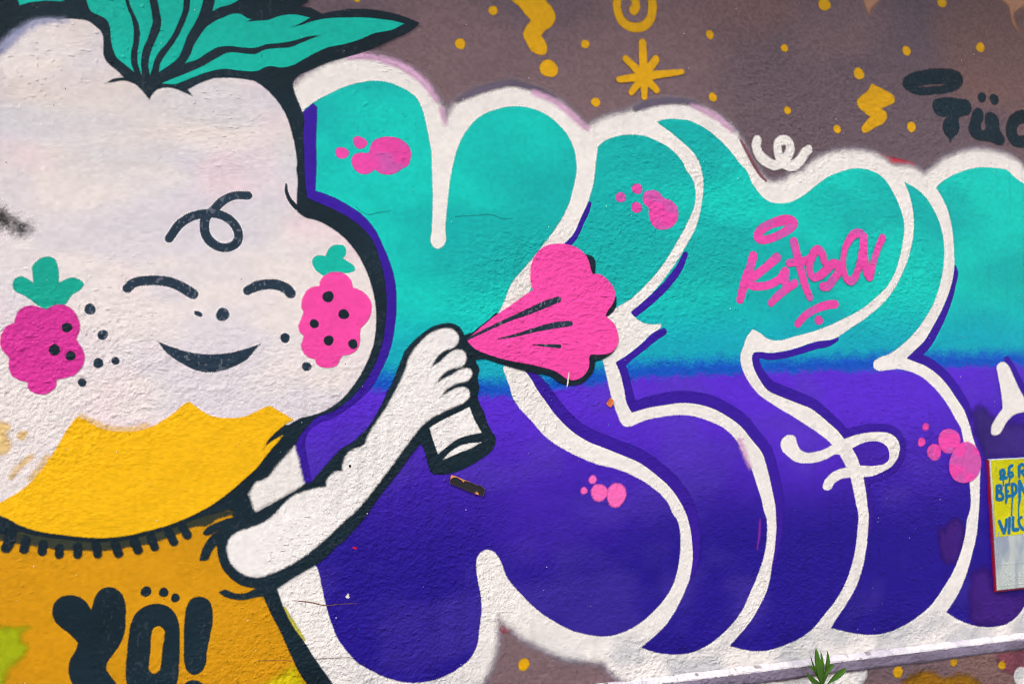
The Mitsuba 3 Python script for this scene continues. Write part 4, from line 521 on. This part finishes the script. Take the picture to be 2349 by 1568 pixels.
for key, form, mat, soft, level, low, clip, label, txt in MURAL:
    g = regions['painted_wall__letter_outline'].buffer(0.007) if txt == 'OUTLINE+5' else region(form, txt)
    regions[key] = g
    if mat == 'fill':
        fills.append(g)
    if low:
        g = g.intersection(shapely.geometry.box(-9, 0, 9, LEDGE - 0.036))
    elif key in ('painted_wall__letter_outline', 'painted_wall__overspray'):
        g = g.intersection(shapely.geometry.box(-9, LEDGE + 0.004, 9, 9))
    stack.append((level, key, mat, soft * 1e-3, low, label, g, None if clip is None else fills[clip]))
stack.append((9.6, 'painted_wall__paint_fleck', 'white', 0.0006, 0, 'STUFF', flecks(150, 0.0003, 0.0012), None))
stack.append((9.6, 'painted_wall__dark_pit', 'soot', 0.0006, 0, 'STUFF', flecks(90, 0.0002, 0.0010), None))
stack.append((9.6, 'painted_wall__cyan_fleck', 'teal', 0.0006, 0, 'STUFF', flecks(50, 0.0002, 0.0008), None))
# each film lies half a millimetre above the highest film under it
for level, key, mat, soft, low, label, g, within in sorted(stack, key=lambda r: r[0]):
    wide = g.buffer(soft + 0.0005) if within is None else g.buffer(soft).intersection(within.buffer(0.0008))
    shapely.prepare(wide)
    k = 1 + max([j for o, j in done if wide.intersects(o)], default=0)
    done.append((wide, k))
    mesh, uv = film(g, soft, -0.0002 - 0.0005 * k - (0.006 if low else 0.0), mat, within)
    lab = {'kind': 'stuff'} if label == 'STUFF' else {'label': label} if label else {}
    put(key, mesh, 'm_film', uv=uv, **lab)
print('films', max(j for _, j in done))

# ledge moulding and the wall below it
prof = [(0.002, LEDGE + 0.010), (-0.0040, LEDGE + 0.006), (-0.0105, LEDGE + 0.002), (-0.0140, LEDGE - 0.001), (-0.0146, LEDGE - 0.0035), (-0.0140, LEDGE - 0.005)]
put('painted_wall__ledge', sweep(prof, -3.2, 5.2, 1400, 0.0010, 4), 'm_ledge', smooth=40, label='white painted upper edge of the plaster ledge at the foot of the wall')
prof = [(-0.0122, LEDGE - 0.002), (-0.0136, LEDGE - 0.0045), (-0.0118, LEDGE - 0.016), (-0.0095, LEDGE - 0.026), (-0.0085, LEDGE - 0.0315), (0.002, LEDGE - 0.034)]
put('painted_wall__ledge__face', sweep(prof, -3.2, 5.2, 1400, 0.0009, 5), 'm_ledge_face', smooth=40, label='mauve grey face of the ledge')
# overhang added out of view to shade the top of the wall
put('painted_wall__added_eave', box(-3.2, 5.2, -0.50, 0.25, 2.75, 2.83), 'm_ground')
put('painted_wall__lower_wall', box(-3.2, 5.2, -0.006, 0.25, 0.0, LEDGE - 0.030), 'm_ground')

# ------------------------------------------------------------------ cabinet at the right edge
FACE = -0.012
CAB = {'x_top': (1.8844), 'z_top': (0.9499), 'x_bot': (1.904), 'z_bot': (0.613), 'x_right': (2.164), 'tilt': 0.002, 'z_line': (0.7508)}


def plastic(p, n, uv):
    c = mix(lin(192, 200, 200), lin(158, 170, 186), 0.8 * smoothstep(0.45, 0.7, fbm(p.x * 22, p.z * 11, 1)))
    return mix(c, lin(120, 130, 170), 0.35 * smoothstep(0.55, 0.75, noise(p.x * 60, p.z * 14, 4)))


plain('plastic', proc(plastic), .35)
plain('cabinet_side', lin(140, 8, 40), .5)
lx0, lz0, lx1, lz1, rx = CAB['x_top'], CAB['z_top'], CAB['x_bot'], CAB['z_bot'], CAB['x_right']
quad = Polygon([(lx0, lz0), (lx1, lz1), (rx, lz1 + CAB['tilt']), (rx - 0.012, lz0 + CAB['tilt'])])


def slab(poly, y0, y1, bevel=0.0):
    """A flat prism standing out from the wall: front face at y1, back at y0, with a chamfered front edge."""
    import manifold3d as m3
    pol = [np.array(r.coords)[:-1] for r in [poly.exterior, *poly.interiors]]
    cs = m3.CrossSection(pol, m3.FillRule.EvenOdd)
    man = m3.Manifold.extrude(cs, y0 - y1 - bevel)
    if bevel:
        top = m3.Manifold.extrude(m3.CrossSection([np.array(r.coords)[:-1] for r in [poly.buffer(-bevel, join_style=2).exterior]], m3.FillRule.EvenOdd), 1e-5).translate([0, 0, y0 - y1 - 1e-5])
        man = m3.Manifold.hull(man + top) if len(pol) == 1 else man
    me = man.to_mesh()
    v = me.vert_properties[:, :3]
    return trimesh.Trimesh(np.stack([v[:, 0], y0 - v[:, 2], v[:, 1]], 1), me.tri_verts, process=False)


def cab(u, w):
    """A point of the cabinet's face: u from its left to its right edge, w metres up from its foot."""
    t = w / (lz0 - lz1)
    x = lx1 + (lx0 - lx1) * t
    return (x + u, lz1 + w + CAB['tilt'] * u / (rx - lx1))


import shapely.affinity
labels['meter_cabinet'] = {'label': 'flat white plastic cabinet sprayed yellow at the top, at the right edge above the ledge', 'category': 'cabinet'}
put('meter_cabinet__case', slab(shapely.affinity.translate(quad.buffer(0.0012, join_style=2), -0.0028, -0.0030), 0.004, FACE + 0.0035), 'm_cabinet_side', label='dark red case edge')
put('meter_cabinet__door', slab(quad, 0.003, FACE, 0.0018), 'm_plastic', smooth=30, label='white plastic door with an embossed sign')
H = lz0 - lz1
frame = Polygon([cab(0.012, 0.012), cab(0.30, 0.012), cab(0.30, 0.066), cab(0.012, 0.066)])
put('meter_cabinet__raised_frame', slab(frame.exterior.buffer(0.0012), FACE + 0.002, FACE - 0.0012), 'm_plastic')
put('meter_cabinet__raised_frame_001', slab(LineString([cab(0.012, 0.066), cab(0.012, 0.15)]).buffer(0.0012), FACE + 0.002, FACE - 0.0011), 'm_plastic')
for i, (key, form, mat, soft, txt) in enumerate(CABINET):
    g = region(form, txt).intersection(quad.buffer(-0.0022))
    if mat == 'cabinet_blue':
        g = g.intersection(shapely.geometry.box(-9, CAB['z_line'] - 0.0, 9, 9))
    mesh, uv = film(g, soft * 1e-3, FACE - (0.0006 if mat == 'cabinet_yellow' else 0.0012 + 0.00002 * i), mat)
    k = 'meter_cabinet__' + key
    n = 0
    while k in scene:
        n += 1
        k = 'meter_cabinet__%s_%03d' % (key, n)
    put(k, mesh, 'm_film', uv=uv)


def emboss(key, strokes, width):
    g = unary_union([LineString([cab(*q) for q in s]).buffer(width) if len(s) > 1 else Point(cab(*s[0])).buffer(width) for s in strokes])
    for q in getattr(g, 'geoms', [g]):
        k, n = key, 0
        while k in scene:
            n += 1
            k = '%s_%03d' % (key, n)
        put(k, slab(q, FACE + 0.001, FACE - 0.0010), 'm_plastic')


h0 = 0.031
petals = []
for k in range(5):
    a = math.radians(90 + 72 * k + 20)
    c = (0.036 + 0.0085 * math.cos(a), h0 + 0.0085 * math.sin(a))
    d = (0.036 + 0.0140 * math.cos(a), h0 + 0.0140 * math.sin(a))
    petals.append([c, d])
for s in petals:
    emboss('meter_cabinet__emblem', [s], 0.0034)
def arc(cx, cy, r, a0, a1, m=12):
    return [(cx + r * math.cos(math.radians(a)), cy + r * math.sin(math.radians(a))) for a in np.linspace(a0, a1, m)]
L0 = 0.063
emboss('meter_cabinet__embossed_letter', [[(L0 - .005, h0)] + arc(L0, h0, .0058, 0, 320)], 0.0011)
emboss('meter_cabinet__embossed_letter', [[(L0 + .012, h0 - .006), (L0 + .012, h0 + .006), (L0 + .018, h0 + .006), (L0 + .019, h0 + .003), (L0 + .017, h0), (L0 + .012, h0)], [(L0 + .016, h0), (L0 + .020, h0 - .006)]], 0.0011)
emboss('meter_cabinet__embossed_letter', [[(L0 + .026, h0 - .006), (L0 + .026, h0 + .006), (L0 + .030, h0 + .006), (L0 + .0335, h0 + .002), (L0 + .0335, h0 - .002), (L0 + .030, h0 - .006), (L0 + .026, h0 - .006)]], 0.0011)
emboss('meter_cabinet__embossed_letter', [[(L0 + .046, h0 - .006), (L0 + .040, h0 - .006), (L0 + .040, h0 + .006), (L0 + .046, h0 + .006)], [(L0 + .040, h0), (L0 + .045, h0)]], 0.0011)
s = cab(0.016, H - 0.022)
put('meter_cabinet__screw', trimesh.creation.icosphere(2, 0.0035).apply_scale([1, .5, 1]).apply_translation([s[0], FACE - 0.0005, s[1]]), 'm_screw', smooth=True)
plain('screw', lin(180, 178, 60), .4)

# ------------------------------------------------------------------ scraps stuck to the wall
plain('tape', lin(34, 32, 36), .35)
plain('cardboard', lin(232, 150, 96), .7)
plain('orange_scrap', lin(214, 112, 66), .6)


def curled(g, y, lift, mat, key, **lab):
    """A torn scrap: a thin closed sheet whose edges stand a little off the wall."""
    p = rings(g, 0.0022)
    q = rings(g.buffer(-0.0035), 0.0035)
    pts = np.vstack([p, q])
    tri = Delaunay(pts).simplices
    c = pts[tri].mean(1)
    tri = tri[shapely.contains_xy(g, c[:, 0], c[:, 1])]
    h = np.concatenate([lift * (0.4 + 0.6 * np.sin(np.arange(len(p)) * 0.35) ** 2), np.zeros(len(q))])
    f = np.stack([pts[:, 0], y - h, pts[:, 1]], 1)
    e = pts[tri]
    u, w = e[:, 1] - e[:, 0], e[:, 2] - e[:, 0]
    tri = np.where((u[:, 0] * w[:, 1] - u[:, 1] * w[:, 0] > 0)[:, None], tri, tri[:, ::-1])
    b = f + [0, 0.0004, 0]
    put(key, trimesh.Trimesh(np.vstack([f, b]), np.vstack([tri, tri[:, ::-1] + len(f)]), process=False), mat, **lab)


for key, mat, lift, y, lab, txt in SCRAPS:
    curled(Polygon(spline(txt, True, step=0.002)).buffer(0), y, lift, mat, key, **lab)

# ------------------------------------------------------------------ the weed at the foot of the wall
scene['m_leaf'] = {'type': 'twosided', 'bsdf': {'type': 'principled', 'base_color': proc(lambda p, n, uv: mix((0.016, 0.075, 0.008), (0.060, 0.165, 0.010), smoothstep(0.40, 0.52, p.z) + 0.5 * (noise(p.x * 60, p.y * 60, p.z * 60) - 0.5))), 'roughness': 0.4, 'specular': 0.4}}
scene['m_stem'] = {'type': 'twosided', 'bsdf': {'type': 'principled', 'base_color': {'type': 'rgb', 'value': [0.07, 0.12, 0.03]}, 'roughness': 0.5}}


def leaf(base, tip, bend, width, cup=0.3, blade=0.45, n=14):
    """A lanceolate leaf from base to tip, arched by bend, folded along its midrib, with thickness."""
    base, tip, bend = map(np.array, (base, tip, bend))
    t = np.linspace(0, 1, n)
    mid = base + (tip - base) * t[:, None] + bend * (4 * t * (1 - t))[:, None]
    tan = np.gradient(mid, axis=0)
    tan /= np.linalg.norm(tan, axis=1, keepdims=True)
    side = np.cross(tan, [0.15, -1.0, 0.2])
    side /= np.linalg.norm(side, axis=1, keepdims=True)
    nor = np.cross(side, tan)
    w = width * np.clip(np.sin(np.pi * np.clip(t ** blade, 0, 1)) ** 0.8, 0, 1) * 1.0 + 0.0007 * (1 - t)
    rows = []
    for s in (-1, -.5, 0, .5, 1):
        rows.append(mid + side * (w * s)[:, None] + nor * (w * cup * abs(s))[:, None])
    f = np.stack(rows, 1).reshape(-1, 3)
    i, j = np.meshgrid(np.arange(n - 1), np.arange(4), indexing='ij')
    a = (i * 5 + j).ravel()
    tri = np.vstack([np.stack([a, a + 5, a + 6], 1), np.stack([a, a + 6, a + 1], 1)])
    back = f + np.repeat(nor, 5, 0) * 0.0004
    return trimesh.Trimesh(np.vstack([f, back]), np.vstack([tri, tri[:, ::-1] + len(f)]), process=False)


def tube(pts, r0, r1, sides=8):
    p = np.array(pts, float)
    q = spline(','.join('%f %f %f' % tuple(1e4 * a for a in v) for v in p), False, 3, 0.01)
    t = np.gradient(q, axis=0)
    t /= np.linalg.norm(t, axis=1, keepdims=True)
    a = np.cross(t, [0, 1.0, 0])
    a /= np.linalg.norm(a, axis=1, keepdims=True)
    b = np.cross(t, a)
    an = np.arange(sides) * 2 * np.pi / sides
    r = np.linspace(r0, r1, len(q))
    v = q[:, None] + r[:, None, None] * (np.cos(an)[None, :, None] * a[:, None] + np.sin(an)[None, :, None] * b[:, None])
    i, j = np.meshgrid(np.arange(len(q) - 1), np.arange(sides), indexing='ij')
    k = lambda i, j: (i * sides + j % sides).ravel()
    tri = np.vstack([np.stack([k(i, j), k(i, j + 1), k(i + 1, j + 1)], 1), np.stack([k(i, j), k(i + 1, j + 1), k(i + 1, j)], 1)])
    return trimesh.Trimesh(v.reshape(-1, 3), tri, process=False)


labels['weed'] = {'label': 'small green weed with narrow leaves growing in front of the ledge', 'category': 'plant'}
WB = np.array(WEED['base'])
put('weed__stem', tube([(WB[0] + 0.012, WB[1] + 0.01, -0.01), (WB[0] + 0.004, WB[1], 0.15), (WB[0] - 0.003, WB[1], 0.30), tuple(WB)], 0.0030, 0.0018), 'm_stem', smooth=True)
for i, (tip, bend, w, bl) in enumerate(WEED['leaves']):
    put('weed__leaf' + ('_%03d' % i if i else ''), leaf(WB if len(bl) == 1 else bl[1:], tip, bend, w, blade=bl[0]), 'm_leaf', smooth=True)
n = len(WEED['leaves'])
for i in range(14):
    z = 0.06 + 0.021 * i
    a = i * 2.4
    b = np.array([WB[0] + 0.004, WB[1], z])
    put('weed__leaf_%03d' % (n + i), leaf(b, b + np.array([0.05 * math.cos(a), 0.03 * math.sin(a) - 0.008, 0.035]), (0, 0, 0.006), 0.0042, blade=0.6), 'm_leaf', smooth=True)
